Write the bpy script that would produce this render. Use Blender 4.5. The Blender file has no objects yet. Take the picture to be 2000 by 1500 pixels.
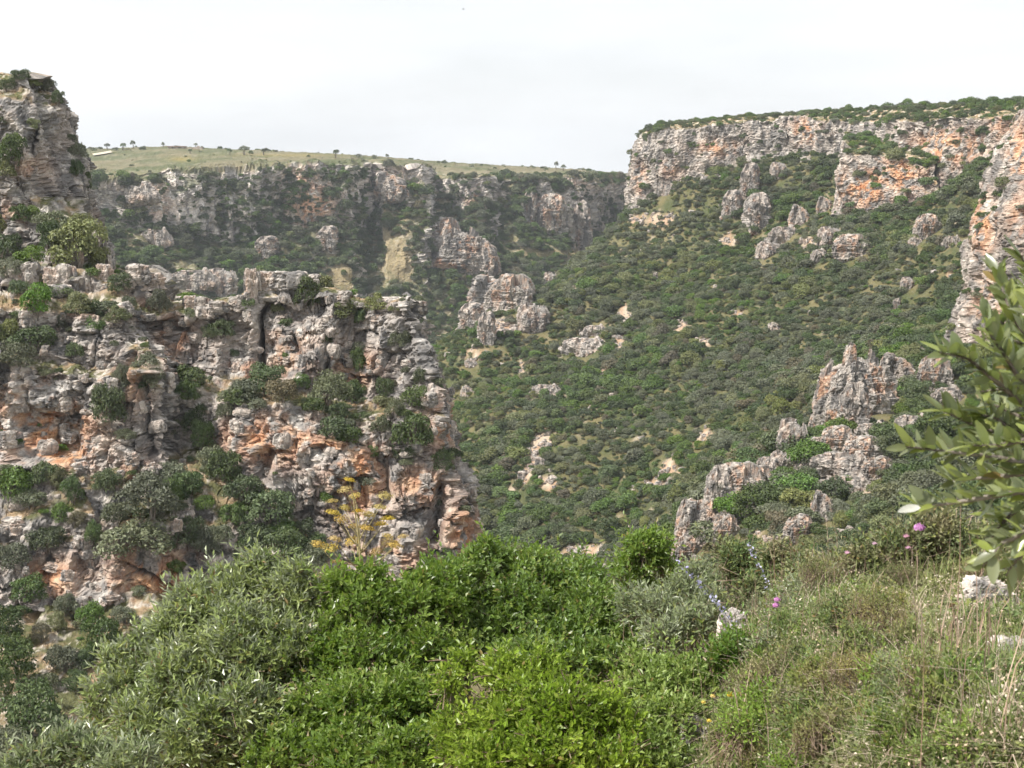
import bpy, math, random, time
import numpy as np
from mathutils import Vector, Matrix, Euler
T0 = time.time()
random.seed(7)
RNG = np.random.default_rng(7)
S = bpy.context.scene
COL = S.collection

# ------------------------------------------------------------------ camera
F = 2605.0            # focal length in photograph pixels (2000 wide)
YH = 320.0            # row of the eye-level horizon
TH = math.atan((750.0 - YH) / F)
cd = bpy.data.cameras.new('camera')
cam = bpy.data.objects.new('camera', cd); COL.objects.link(cam)
cd.sensor_width = 36.0
cd.lens = 36.0 * F / 2000.0
cd.clip_start = 0.1; cd.clip_end = 12000
cam.location = (0, 0, 0)
cam.rotation_euler = (math.pi / 2 - TH, 0, 0)
cd.dof.use_dof = True
cd.dof.focus_distance = 60.0
cd.dof.aperture_fstop = 20.0
S.camera = cam

# ------------------------------------------------------------------ light
SUN_TO = Vector((-0.55, -0.26, 0.79)).normalized()      # towards the sun: high, from the left, a little behind
SUN_EL = math.asin(SUN_TO.z)
SUN_AZ = math.atan2(SUN_TO.x, SUN_TO.y)
W = bpy.data.worlds.new('World'); S.world = W; W.use_nodes = True
nt = W.node_tree; nt.nodes.clear()
wo = nt.nodes.new('ShaderNodeOutputWorld'); bg = nt.nodes.new('ShaderNodeBackground')
sky = nt.nodes.new('ShaderNodeTexSky'); sky.sky_type = 'NISHITA'; sky.sun_disc = False
sky.sun_elevation = SUN_EL; sky.sun_rotation = SUN_AZ; sky.dust_density = 3.0; sky.air_density = 1.0
veil = nt.nodes.new('ShaderNodeRGB'); veil.outputs[0].default_value = (8.05, 8.2, 8.35, 1)
tcw = nt.nodes.new('ShaderNodeTexCoord'); mpw = nt.nodes.new('ShaderNodeMapping'); mpw.inputs['Scale'].default_value = (1.6, 1.6, 7.0)
nw = nt.nodes.new('ShaderNodeTexNoise'); nw.inputs['Scale'].default_value = 1.5; nw.inputs['Detail'].default_value = 5; nw.inputs['Roughness'].default_value = 0.55
rw = nt.nodes.new('ShaderNodeMapRange'); rw.inputs[1].default_value = 0.3; rw.inputs[2].default_value = 0.65; rw.inputs[3].default_value = 0.72; rw.inputs[4].default_value = 0.97
mxw = nt.nodes.new('ShaderNodeMix'); mxw.data_type = 'RGBA'
nt.links.new(tcw.outputs['Generated'], mpw.inputs['Vector']); nt.links.new(mpw.outputs[0], nw.inputs['Vector'])
nt.links.new(nw.outputs[0], rw.inputs[0]); nt.links.new(rw.outputs[0], mxw.inputs[0])
nt.links.new(sky.outputs[0], mxw.inputs[6]); nt.links.new(veil.outputs[0], mxw.inputs[7])
nt.links.new(mxw.outputs[2], bg.inputs[0]); bg.inputs[1].default_value = 0.10
nt.links.new(bg.outputs[0], wo.inputs[0])
sl = bpy.data.lights.new('sun', 'SUN'); sl.energy = 5.0; sl.angle = math.radians(1.2); sl.color = (1.0, 0.955, 0.89)
so = bpy.data.objects.new('sun', sl); COL.objects.link(so)
so.rotation_euler = (-SUN_TO).to_track_quat('-Z', 'Y').to_euler()
so.location = SUN_TO * 300
S.view_settings.view_transform = 'Standard'; S.view_settings.look = 'None'
S.view_settings.exposure = 0.46; S.view_settings.gamma = 1.0
S.cycles.max_bounces = 4; S.cycles.diffuse_bounces = 2; S.cycles.adaptive_threshold = .04; S.cycles.adaptive_min_samples = 16; S.cycles.glossy_bounces = 2; S.cycles.transmission_bounces = 3
S.cycles.volume_bounces = 0; S.cycles.transparent_max_bounces = 4
S.cycles.use_denoising = True
S.cycles.use_fast_gi = False

# ------------------------------------------------------------------ survey helpers
CT, ST = math.cos(TH), math.sin(TH)
def ray(px, py):
    cx = (px - 1000.0) / F; cy = (750.0 - py) / F
    return Vector((cx, CT + cy * ST, -ST + cy * CT))
def at(px, py, d):
    r = ray(px, py); return r * (d / r.y)
def project(P):
    P = np.asarray(P, float); depth = P[..., 1] * CT - P[..., 2] * ST
    up = P[..., 1] * ST + P[..., 2] * CT
    return 1000 + F * P[..., 0] / depth, 750 - F * up / depth, depth

# ------------------------------------------------------------------ noise (numpy)
_TAB = np.random.default_rng(12345).random(65536).astype(np.float32)
def _hx(ix, k): return ix * np.int32(73856093) + np.int32((k * 7919 + 13) & 0xffff)
def _hash(ix, iy, iz, k):
    with np.errstate(over='ignore'):
        h = (ix.astype(np.int32) * np.int32(73856093)) ^ (iy.astype(np.int32) * np.int32(19349663)) ^ (iz.astype(np.int32) * np.int32(83492791))
        h = (h ^ (h >> np.int32(13))) + np.int32((k * 7919 + 13) & 0xffff)
    return _TAB[h & 65535]
def vnoise(P, seed=0):
    P = np.asarray(P, np.float32)
    F_ = np.floor(P); I = F_.astype(np.int32); f = P - F_
    u = f * f * (3 - 2 * f)
    with np.errstate(over='ignore'):
        X = (I[:, 0] * np.int32(73856093), (I[:, 0] + 1) * np.int32(73856093))
        Y = (I[:, 1] * np.int32(19349663), (I[:, 1] + 1) * np.int32(19349663))
        Zz = (I[:, 2] * np.int32(83492791), (I[:, 2] + 1) * np.int32(83492791))
        k = np.int32((seed * 7919 + 13) & 0xffff)
        def H(i, j, l):
            h = X[i] ^ Y[j] ^ Zz[l]
            return _TAB[((h ^ (h >> np.int32(13))) + k) & 65535]
        ux, uy, uz = u[:, 0], u[:, 1], u[:, 2]
        def lx(j, l):
            a = H(0, j, l); return a + (H(1, j, l) - a) * ux
        def ly(l):
            a = lx(0, l); return a + (lx(1, l) - a) * uy
        a = ly(0); r = a + (ly(1) - a) * uz
    return r * 2 - 1
def fbm(P, oct=4, seed=0, gain=0.5):
    r = 0; a = 1.0; n = 0
    for i in range(oct):
        r = r + a * vnoise(P * (2.03 ** i) + i * 17.3, seed + i); n += a; a *= gain
    return r / n * 1.5
def worley(P, seed=0, boxy=.55):
    P = np.asarray(P, np.float32); F_ = np.floor(P); I = F_.astype(np.int32); f = P - F_
    n = len(P); f1 = np.full(n, 9.0, np.float32); f2 = np.full(n, 9.0, np.float32); idv = np.zeros(n, np.float32); id2 = np.zeros(n, np.float32)
    # only the nearer 8 of the 27 neighbour cells (by half) are looked at, plus the cell itself
    sg = np.where(f < .5, -1, 1).astype(np.int32)
    for kx in (0, 1):
        for ky in (0, 1):
            for kz in (0, 1):
                dx, dy, dz = sg[:, 0] * kx, sg[:, 1] * ky, sg[:, 2] * kz
                h = _hash(I[:, 0] + dx, I[:, 1] + dy, I[:, 2] + dz, seed)
                ax = np.abs(dx + h * .6 + .2 - f[:, 0]); ay = np.abs(dy + ((h * 977.) % 1) * .6 + .2 - f[:, 1]); az = np.abs(dz + ((h * 7919.) % 1) * .6 + .2 - f[:, 2])
                d = boxy * np.maximum(np.maximum(ax, ay), az) + (1 - boxy) * np.sqrt(ax * ax + ay * ay + az * az)
                m = d < f1
                f2 = np.where(m, f1, np.minimum(f2, d)); f1 = np.where(m, d, f1)
                idv = np.where(m, (h * 4157.) % 1, idv); id2 = np.where(m, (h * 1289.) % 1, id2)
    return f1, f2, idv, id2
def sst(a, b, x):
    t = np.clip((x - a) / (b - a), 0, 1); return t * t * (3 - 2 * t)

def rock_disp(P, s=1.0, seed=0, big=1.0, lay_k=1.0, rib_k=1.0):
    """outward relief of layered, jointed limestone; P in metres, s the feature scale"""
    Q = P / s
    wv = np.stack([vnoise(Q * .45, seed + 1), vnoise(Q * .45 + 31, seed + 2), .6 * vnoise(Q * .3 + 77, seed + 3)], 1)
    Qw = Q + wv * .45
    d = big * 2.1 * fbm(Q * np.array([1 / 9, 1 / 9, 1 / 14]), 3, seed + 4)
    rb = 1 - np.abs(vnoise(Qw * np.array([1 / 3.6, 1 / 3.6, 1 / 16]), seed + 8)) * 2.2
    d += .8 * rb * rib_k
    m = sst(-.3, .4, vnoise(Q * .16, seed + 31))
    f1, f2, a, b = worley(Qw * np.array([1 / 2.4, 1 / 2.4, 1 / 3.6]), seed + 5)
    d += (a - .5) * 1.3 - .55 * (1 - sst(.0, .10, f2 - f1)) * m
    f1, f2, a2, b2 = worley(Qw * np.array([1 / .95, 1 / .95, 1 / 1.15]), seed + 6)
    d += (a2 - .5) * .75 * (.5 + .5 * m) - .25 * (1 - sst(.0, .12, f2 - f1)) * (1 - m)
    k = Q[:, 2] / 1.15 + .55 * vnoise(Q * np.array([.15, .15, .2]), seed + 9)
    kf = np.floor(k); zi = np.zeros(len(k), np.int64)
    lay = _hash(kf.astype(np.int64), np.floor(Q[:, 0] / 7 + lay_off(kf)).astype(np.int64), zi, seed + 10)
    amp = sst(-.5, .4, vnoise(Q * .12, seed + 12))
    d += ((lay - .5) * .95 * amp + ((k - kf) - .5) * .5 * amp) * lay_k
    f1, f2, a3, b3 = worley(Q * np.array([1 / .42, 1 / .42, 1 / .40]), seed + 7, .7)
    d += (a3 - .5) * .34
    r = np.abs(vnoise(Q * np.array([1.3, 1.3, 1.3]), seed + 14)) + .5 * np.abs(vnoise(Q * np.array([2.9, 2.9, 4.]), seed + 15))
    d -= .5 * (r - .4)
    d += .14 * vnoise(Q * 5.5, seed + 13)
    return d * s
def lay_off(k): return (k * 2.71) % 3.3
def lerp(a, b, t): return a + (b - a) * t[:, None]
def rock_colour(P, s, seed, stain, soil, tint=1.0):
    """the stone's own colours: bleached, grey, tan and black-streaked limestone, rust stains, earth on ledges"""
    Q = P / s
    n1 = fbm(Q * .33, 4, seed + 60); n2 = fbm(Q * 1.5, 3, seed + 64, .65); n3 = fbm(Q * np.array([.25, .25, .45]), 3, seed + 68)
    c = lerp(np.array([.215, .198, .182]), np.array([.40, .358, .318]), sst(-.4, .4, n1))
    c = lerp(c, np.array([.60, .55, .49]), .85 * sst(.05, .8, n2))
    c = lerp(c, np.array([.41, .33, .275]), .4 * sst(.0, .5, n3))
    st = fbm(Q * np.array([.75, .75, .10]), 3, seed + 72, .6) + .35 * n1
    c = lerp(c, np.array([.105, .102, .10]), .82 * sst(.02, .45, st))
    n4 = fbm(Q * 3.1, 2, seed + 76)
    c = lerp(c, np.array([.15, .14, .13]), .55 * sst(.25, .8, n4))
    on = fbm(Q * .7, 3, seed + 80, .6)
    oc = lerp(np.array([.42, .19, .09]), np.array([.60, .36, .205]), sst(-.35, .45, n2))
    c = lerp(c, oc, np.clip(stain * sst(-.35, .2, on), 0, 1))
    sn = fbm(Q * .9, 3, seed + 84)
    sc = lerp(np.array([.10, .10, .045]), np.array([.30, .215, .13]), sst(-.25, .45, sn))
    sc = lerp(sc, np.array([.50, .44, .37]), .8 * sst(.15, .5, n2))
    return lerp(c, sc, soil) * tint * 1.07

# ------------------------------------------------------------------ mesh helpers
def link(o, parent=None):
    COL.objects.link(o)
    if parent is not None: o.parent = parent
    return o
def mesh_np(name, V, faces, mats=(), fmat=None, attrs=None, smooth=False):
    """V (n,3); faces (m,k) array of one polygon size, or list of such arrays"""
    if not isinstance(faces, list): faces = [faces]
    faces = [np.asarray(f) for f in faces if len(f)]
    me = bpy.data.meshes.new(name)
    V = np.asarray(V, np.float32); me.vertices.add(len(V)); me.vertices.foreach_set('co', V.ravel())
    idx = np.concatenate([f.ravel() for f in faces]); tot = np.concatenate([np.full(len(f), f.shape[1]) for f in faces])
    me.loops.add(len(idx)); me.loops.foreach_set('vertex_index', idx.astype(np.int32))
    st = np.concatenate([[0], np.cumsum(tot)[:-1]])
    me.polygons.add(len(tot)); me.polygons.foreach_set('loop_start', st.astype(np.int32))
    me.polygons.foreach_set('loop_total', tot.astype(np.int32))
    for m in mats: me.materials.append(m)
    if fmat is not None: me.polygons.foreach_set('material_index', np.asarray(fmat, np.int32))
    me.polygons.foreach_set('use_smooth', np.full(len(tot), bool(smooth)))
    me.update(calc_edges=True)
    for k, v in (attrs or {}).items():
        v = np.asarray(v, np.float32)
        if v.ndim == 2:
            a = me.attributes.new(k, 'FLOAT_COLOR', 'POINT'); a.data.foreach_set('color', np.concatenate([v, np.ones((len(v), 1), np.float32)], 1).ravel())
        else:
            a = me.attributes.new(k, 'FLOAT', 'POINT'); a.data.foreach_set('value', v.ravel())
    return me
def obj(name, me, parent=None, loc=None, rotz=None, scale=None):
    o = bpy.data.objects.new(name, me); link(o, parent)
    if loc is not None: o.location = loc
    if rotz is not None: o.rotation_euler = (0, 0, rotz)
    if scale is not None: o.scale = scale if hasattr(scale, '__len__') else (scale,) * 3
    return o
def empty(name, loc, rotz=0, scale=None):
    o = bpy.data.objects.new(name, None); link(o); o.location = loc; o.rotation_euler = (0, 0, rotz); o.empty_display_size = .3
    if scale is not None: o.scale = scale if hasattr(scale, '__len__') else (scale,) * 3
    return o
def tag(o, label=None, cat=None, group=None, kind=None):
    if label: o['label'] = label
    if cat: o['category'] = cat
    if group: o['group'] = group
    if kind: o['kind'] = kind
    return o
def grid_faces(nu, nv):
    a = np.arange(nu * nv).reshape(nu, nv)
    return np.stack([a[:-1, :-1], a[1:, :-1], a[1:, 1:], a[:-1, 1:]], -1).reshape(-1, 4)
def grid_normals(G):
    du = np.gradient(G, axis=0); dv = np.gradient(G, axis=1)
    n = np.cross(du, dv); n /= np.linalg.norm(n, axis=-1, keepdims=True) + 1e-9
    return n
def resample(A, n, axis, smooth=False, wt=None):
    """resample stations along an axis evenly by mean arc length"""
    A = np.moveaxis(A, axis, 0)
    L = np.linalg.norm(np.diff(A, axis=0), axis=-1); L = L.reshape(L.shape[0], -1).mean(1)
    if wt is not None: L = L * np.array(wt)
    t = np.concatenate([[0], np.cumsum(L)]); q = np.linspace(0, t[-1], n)
    i = np.clip(np.searchsorted(t, q) - 1, 0, len(t) - 2); w = (q - t[i]) / (t[i + 1] - t[i])
    if smooth: w = w * .5 + .5 * (w * w * (3 - 2 * w))
    w = w.reshape((-1,) + (1,) * (A.ndim - 1))
    return np.moveaxis(A[i] * (1 - w) + A[i + 1] * w, 0, axis)

# ------------------------------------------------------------------ materials
def nodes_of(name):
    m = bpy.data.materials.new(name); m.use_nodes = True; t = m.node_tree; t.nodes.clear()
    return m, t
class NB:
    def __init__(s, t): s.t = t
    def n(s, typ, **kw):
        o = s.t.nodes.new('ShaderNode' + typ)
        for k, v in kw.items(): setattr(o, k, v)
        return o
    def l(s, a, b): s.t.links.new(a, b)
    def noise(s, vec, scale, detail=4, rough=.55, sc3=None):
        if sc3 is not None:
            mp = s.n('Mapping'); mp.inputs['Scale'].default_value = sc3; s.l(vec, mp.inputs['Vector']); vec = mp.outputs[0]
        o = s.n('TexNoise'); o.inputs['Scale'].default_value = scale; o.inputs['Detail'].default_value = detail; o.inputs['Roughness'].default_value = rough
        s.l(vec, o.inputs['Vector']); return o.outputs[0]
    def rng(s, v, a, b, c=0., d=1.):
        o = s.n('MapRange'); o.interpolation_type = 'SMOOTHSTEP'
        for i, q in enumerate((a, b, c, d)): o.inputs[i + 1].default_value = q
        s.l(v, o.inputs[0]); return o.outputs[0]
    def mix(s, fac, a, b):
        o = s.n('Mix', data_type='RGBA')
        for sock, v in ((o.inputs[0], fac), (o.inputs[6], a), (o.inputs[7], b)):
            if isinstance(v, (int, float)): sock.default_value = v
            elif isinstance(v, tuple): sock.default_value = v + (1,) if len(v) == 3 else v
            else: s.l(v, sock)
        return o.outputs[2]
    def math(s, op, a, b=None):
        o = s.n('Math', operation=op)
        for sock, v in ((o.inputs[0], a), (o.inputs[1], b)):
            if v is None: continue
            if isinstance(v, (int, float)): sock.default_value = v
            else: s.l(v, sock)
        return o.outputs[0]
    def attr(s, name):
        o = s.n('Attribute'); o.attribute_name = name; return o.outputs['Fac']
    def bsdf(s, col, rough=.9, spec=.2, normal=None, trans=0., tcol=None):
        p = s.n('BsdfPrincipled'); p.inputs['Specular IOR Level'].default_value = spec
        if isinstance(rough, (int, float)): p.inputs['Roughness'].default_value = rough
        else: s.l(rough, p.inputs['Roughness'])
        if isinstance(col, tuple): p.inputs['Base Color'].default_value = col + (1,)
        else: s.l(col, p.inputs['Base Color'])
        if normal is not None: s.l(normal, p.inputs['Normal'])
        out = s.n('OutputMaterial'); sh = p.outputs[0]
        if trans > 0:
            tr = s.n('BsdfTranslucent')
            tc = tcol if tcol is not None else col
            if isinstance(tc, tuple): tr.inputs[0].default_value = tc + (1,)
            else: s.l(tc, tr.inputs[0])
            mx = s.n('MixShader'); mx.inputs[0].default_value = trans
            s.l(sh, mx.inputs[1]); s.l(tr.outputs[0], mx.inputs[2]); sh = mx.outputs[0]
        s.l(sh, out.inputs['Surface'])
        return p

def stone_material(name, s=1.0, bump=.8, tint=(1, 1, 1), objvar=0.):
    m, t = nodes_of(name); b = NB(t)
    tc = b.n('NewGeometry').outputs['Position']
    at_ = b.n('Attribute'); at_.attribute_name = 'tone'
    n1 = b.noise(tc, 3.0 / s, 3, .7)
    hs = b.n('HueSaturation'); b.l(at_.outputs['Color'], hs.inputs['Color'])
    v = b.rng(n1, .25, .75, .72, 1.28)
    if objvar:
        oi = b.n('ObjectInfo'); v = b.math('MULTIPLY', v, b.math('ADD', b.math('MULTIPLY', oi.outputs['Random'], 2 * objvar), 1 - objvar))
    b.l(v, hs.inputs['Value'])
    bp = b.n('Bump'); bp.inputs['Strength'].default_value = bump; bp.inputs['Distance'].default_value = .22 * s
    b.l(n1, bp.inputs['Height'])
    b.bsdf(hs.outputs[0], .93, .12, bp.outputs[0])
    return m
def leaf_material(name, c1, c2, hue_var=.03, val_var=.35, scale=2.0, rough=.5, spec=.35, trans=.22, tcol=None, back=None, aged=False):
    m, t = nodes_of(name); b = NB(t)
    oi = b.n('ObjectInfo'); geo = b.n('NewGeometry')
    n = b.noise(geo.outputs['Position'], scale, 3, .6)
    col = b.mix(b.rng(n, .35, .65), c1, c2)
    hs = b.n('HueSaturation')
    r = oi.outputs['Random']
    b.l(b.math('ADD', b.math('MULTIPLY', r, 2 * hue_var), .5 - hue_var), hs.inputs['Hue'])
    rr = b.math('FRACT', b.math('MULTIPLY', r, 7.31))
    b.l(b.math('ADD', b.math('MULTIPLY', rr, 2 * val_var), 1 - val_var), hs.inputs['Value'])
    r3 = b.math('FRACT', b.math('MULTIPLY', r, 23.7))
    b.l(b.math('ADD', b.math('MULTIPLY', r3, .35), .78), hs.inputs['Saturation'])
    b.l(col, hs.inputs['Color']); col = hs.outputs[0]
    isl = geo.outputs['Random Per Island']
    hs2 = b.n('HueSaturation'); b.l(b.math('ADD', b.math('MULTIPLY', isl, .7), .65), hs2.inputs['Value']); b.l(col, hs2.inputs['Color']); col = hs2.outputs[0]
    if aged:
        i2 = b.math('FRACT', b.math('MULTIPLY', isl, 37.7))
        col = b.mix(b.rng(i2, .80, .86, 0, .55), col, (.26, .29, .06)); col = b.mix(b.rng(i2, .984, .986, 0, .8), col, (.22, .13, .06))
    if back is not None: col = b.mix(geo.outputs['Backfacing'], col, back)
    b.bsdf(col, rough, spec, None, trans, tcol)
    return m
def plain_material(name, c1, c2, scale=8, rough=.8, spec=.2, bump=.2, trans=0.):
    m, t = nodes_of(name); b = NB(t)
    geo = b.n('NewGeometry').outputs['Position']
    n = b.noise(geo, scale, 5, .65)
    bp = b.n('Bump'); bp.inputs['Strength'].default_value = bump; bp.inputs['Distance'].default_value = .4 / scale; b.l(n, bp.inputs['Height'])
    b.bsdf(b.mix(b.rng(n, .35, .65), c1, c2), rough, spec, bp.outputs[0], trans)
    return m

M_ROCK = stone_material('limestone', 1.0)
M_ROCKF = stone_material('limestone_far', 2.2)
M_ROCKO = stone_material('limestone_outcrop', 1.2, objvar=.12)
M_GND = stone_material('hillside_earth', .8, .6)
M_GNDN = plain_material('garrigue_earth', (.22, .16, .10), (.40, .31, .22), 9, .95, .1, .6)
M_BARK = plain_material('grey_bark', (.10, .085, .07), (.24, .21, .18), 14, .9, .1, .6)
M_TWIG = plain_material('brown_twig', (.12, .085, .055), (.26, .20, .15), 30, .85, .15, .3)
LEAF = {
    'dark':   leaf_material('dark_evergreen_leaves', (.056, .088, .029), (.106, .142, .051), .012, .28),
    'grey':   leaf_material('grey_olive_leaves', (.105, .122, .068), (.166, .180, .106), .012, .25),
    'bright': leaf_material('bright_green_leaves', (.076, .132, .028), (.132, .195, .048), .015, .25),
    'olive':  leaf_material('yellow_olive_leaves', (.120, .142, .048), (.195, .208, .080), .012, .25),
    'brown':  leaf_material('brown_scrub_leaves', (.120, .112, .066), (.175, .155, .095), .012, .2),
}

# ================================================================== LARGE STRUCTURE
def survey_stations(st):
    return np.array([[tuple(at(*p)) for p in s] for s in st], float)
def bend(st, k):   # repeat last profile point pattern helper (unused slots)
    return st

def make_sheet(name, st, nu, nv, rs, seed, mat, kind='structure', big=1.0, stain=None, amp=1.0, soil_lo=.45, edit=None, warp=1.0, tint=1.0, soil_amt=1.0, recol=None, wt=None, lay_k=1.0, rib_k=1.0, flat_warp=.6, wall_at=.71):
    A = survey_stations(st)
    G = resample(resample(A, nu, 0, True), nv, 1, wt=wt)
    if warp:
        q = G.reshape(-1, 3); k = np.array([1 / 7., 1 / 12., 1 / 9.]) / rs
        w = np.stack([1.1 * fbm(q * k, 2, seed + 201), 1.2 * fbm(q * k + 9, 2, seed + 205), 1.7 * fbm(q * k + 27, 3, seed + 209)], 1) * warp * rs
        flat = sst(.75, .95, np.abs(grid_normals(G)[..., 2:])) * (1 - flat_warp)
        G = G + w.reshape(G.shape) * (1 - flat)
    N = grid_normals(G)
    # smooth the normals so that profile corners displace coherently
    for _ in range(6):
        N[1:-1, 1:-1] = (N[1:-1, 1:-1] * 2 + N[:-2, 1:-1] + N[2:, 1:-1] + N[1:-1, :-2] + N[1:-1, 2:]) / 6
    N /= np.linalg.norm(N, axis=-1, keepdims=True) + 1e-9
    P = G.reshape(-1, 3); Nn = N.reshape(-1, 3)
    if Nn[:, 2].mean() < 0: Nn = -Nn
    wall = sst(wall_at + .15, wall_at - .15, Nn[:, 2])
    wg = wall.reshape(nu, nv).copy(); wd_ = wg.copy()
    for _ in range(3):
        k_ = np.ones(15) / 15; wd_ = np.apply_along_axis(lambda r_: np.convolve(np.pad(r_, 7, mode='edge'), k_, 'valid'), 1, wd_)
    walld = np.maximum(wg, np.clip(wd_ * 1.6, 0, 1)).ravel()
    H = Nn.copy(); H[:, 2] *= .35; H /= np.linalg.norm(H, axis=-1, keepdims=True) + 1e-9
    d = rock_disp(P, rs, seed, big, lay_k, rib_k)
    hb = H.reshape(nu, nv, 3).copy()
    for _ in range(8): hb[:, 1:-1] = (hb[:, 1:-1] + hb[:, :-2] + hb[:, 2:]) / 3
    H = hb.reshape(-1, 3); H[:, 2] *= .5; H /= np.linalg.norm(H, axis=-1, keepdims=True) + 1e-9
    dirn = H * walld[:, None] + Nn * (1 - walld[:, None])
    Q = P + dirn * (d * (walld * .85 + .15) * amp)[:, None]
    if edit is not None: Q = edit(Q, P, Nn)
    G2 = Q.reshape(nu, nv, 3); N2 = grid_normals(G2).reshape(-1, 3)
    if (N2 * Nn).sum(1).mean() < 0: N2 = -N2
    flip = np.cross(G2[1, 0] - G2[0, 0], G2[0, 1] - G2[0, 0])
    nz = N2[:, 2]
    nzs = nz.reshape(nu, nv).copy()
    for _ in range(3):
        nzs[1:-1, 1:-1] = (nzs[1:-1, 1:-1] + nzs[:-2, 1:-1] + nzs[2:, 1:-1] + nzs[1:-1, :-2] + nzs[1:-1, 2:]) / 5
    nzs = nzs.ravel()
    soil = sst(soil_lo, soil_lo + .3, nzs + .25 * fbm(Q / (2.0 * rs), 3, seed + 50)) * sst(.95, .25, wall * .9)
    px, py, _ = project(Q)
    stn = np.zeros(len(Q))
    for (sx, sy, rx, ry, a) in (stain or []):
        stn = np.maximum(stn, a * np.exp(-(((px - sx) / rx) ** 2 + ((py - sy) / ry) ** 2)))
    fs = grid_faces(nu, nv)
    e1 = Q[fs[:, 1]] - Q[fs[:, 0]]; e2 = Q[fs[:, 3]] - Q[fs[:, 0]]
    if (np.cross(e1, e2) * N2[fs[:, 0]]).sum(1).mean() < 0: fs = fs[:, ::-1]
    tone = rock_colour(Q, rs ** .7, seed, stn, soil * soil_amt, tint)
    if recol is not None: tone = recol(tone, Q, px, py, nzs)
    me = mesh_np(name, Q, fs, [mat], attrs={'tone': tone})
    o = obj(name, me); tag(o, kind=kind)
    return o, Q.reshape(nu, nv, 3), wall.reshape(nu, nv), nzs.reshape(nu, nv)

# ---- near cliff on the other side of the side valley (about 110 m away)
def L(px, *prof):   # profile given as (row, distance) in one column
    return [(px, r, d) if not isinstance(r, tuple) else (r[0], r[1], d) for r, d in prof]
near_st = [
    L(-200, (1900, 57), (1560, 74), (1190, 96), (1080, 98), (930, 105), (740, 108), (700, 111), (610, 113), (560, 120), (525, 121), (505, 138), (520, 190), (900, 215)),
    L(0,    (1900, 58), (1560, 75), (1190, 98), (1080, 100), (925, 107), (740, 110), (700, 113), (612, 115), (565, 121), (530, 122), (505, 138), (520, 190), (900, 215)),
    L(200,  (1900, 59), (1560, 76), (1190, 99), (1085, 101), (935, 107.5), (738, 110.5), (712, 113), (622, 115), (590, 119), (552, 121), (530, 136), (560, 190), (900, 215)),
    L(290,  (1900, 60), (1560, 77), (1190, 99.5), (1070, 101.5), (925, 107.5), (745, 110.5), (705, 113), (600, 115.5), (588, 117.5), (556, 119), (560, 130), (600, 185), (900, 210)),
    L(345,  (1900, 60), (1560, 77), (1190, 100), (1065, 103), (905, 110.5), (785, 114), (730, 117), (615, 118.5), (605, 119.5), (588, 121), (590, 130), (640, 175), (900, 200)),
    L(420,  (1900, 60), (1560, 78), (1190, 100.5), (1070, 103.5), (900, 111.5), (800, 113.5), (742, 117.5), (612, 119), (604, 120), (596, 121), (600, 130), (660, 165), (900, 190)),
    L(500,  (1900, 61), (1560, 79), (1190, 101), (1080, 104), (955, 110), (800, 113), (755, 117.5), (575, 119.5), (565, 120.5), (558, 121.5), (580, 130), (680, 160), (900, 180)),
    L(610,  (1900, 62), (1560, 80), (1200, 102), (1100, 104.5), (1040, 108), (812, 113), (762, 118), (575, 120), (566, 121), (560, 122), (590, 130), (700, 156), (950, 170)),
    L(740,  (1900, 63), (1560, 82), (1220, 104), (1130, 106), (1090, 108), (820, 114), (775, 118), (606, 120.5), (600, 121), (595, 122), (620, 129), (750, 150), (1000, 165)),
    L(800,  (1900, 64), (1560, 83), (1230, 105), (1140, 107), (1090, 108.5), (830, 114), (800, 116.5), (592, 120), (586, 120.5), (582, 121), (610, 127), (780, 145), (1050, 160)),
    [(914, 1900, 66), (939, 1560, 85), (925, 1230, 106), (915, 1140, 108), (908, 1090, 109.5), (856, 830, 115), (848, 800, 116.5), (794, 600, 120), (792, 592, 120.5), (790, 586, 121), (786, 620, 126), (803, 800, 142), (850, 1080, 157)],
    [(1024, 1900, 75), (999, 1560, 94), (955, 1230, 112), (938, 1140, 113), (932, 1090, 114), (881, 830, 118), (873, 800, 119), (814, 605, 121.5), (812, 598, 122), (808, 592, 122.5), (798, 640, 126), (813, 850, 142), (860, 1110, 155)],
    [(1044, 1900, 95), (1014, 1560, 112), (950, 1230, 124), (934, 1140, 124.5), (928, 1090, 125), (877, 830, 125), (868, 800, 125), (811, 612, 125), (809, 605, 125.5), (806, 600, 126), (796, 660, 129), (818, 880, 143), (865, 1140, 153)],
    [(1034, 1900, 125), (1004, 1560, 135), (935, 1250, 142), (920, 1160, 142), (912, 1110, 142), (858, 850, 141), (850, 820, 140), (792, 650, 138), (790, 640, 137), (788, 635, 137), (781, 690, 138), (830, 900, 146), (870, 1160, 152)],
]
for i_ in range(3, 10):      # the upper wall leans back
    near_st[i_] = [(x_, y_, d_ + (1.6 if 7 <= j_ <= 10 else 0)) for j_, (x_, y_, d_) in enumerate(near_st[i_])]
near_stain = [(80, 830, 110, 75, 1.0), (120, 890, 90, 30, 1), (255, 745, 40, 60, .6), (340, 660, 35, 60, .7), (535, 860, 110, 50, .9), (700, 935, 60, 80, 1.0), (640, 880, 90, 30, .9),
              (870, 830, 40, 60, .8), (820, 950, 70, 40, .7), (905, 1040, 40, 60, .9), (300, 1140, 90, 70, 1.0), (100, 1130, 70, 40, .8), (560, 690, 60, 60, .5), (690, 720, 50, 40, .7),
              (260, 920, 40, 30, .6), (740, 1090, 120, 40, .7), (200, 600, 160, 22, .5), (480, 730, 60, 40, .6), (60, 590, 60, 20, .5)]
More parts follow.
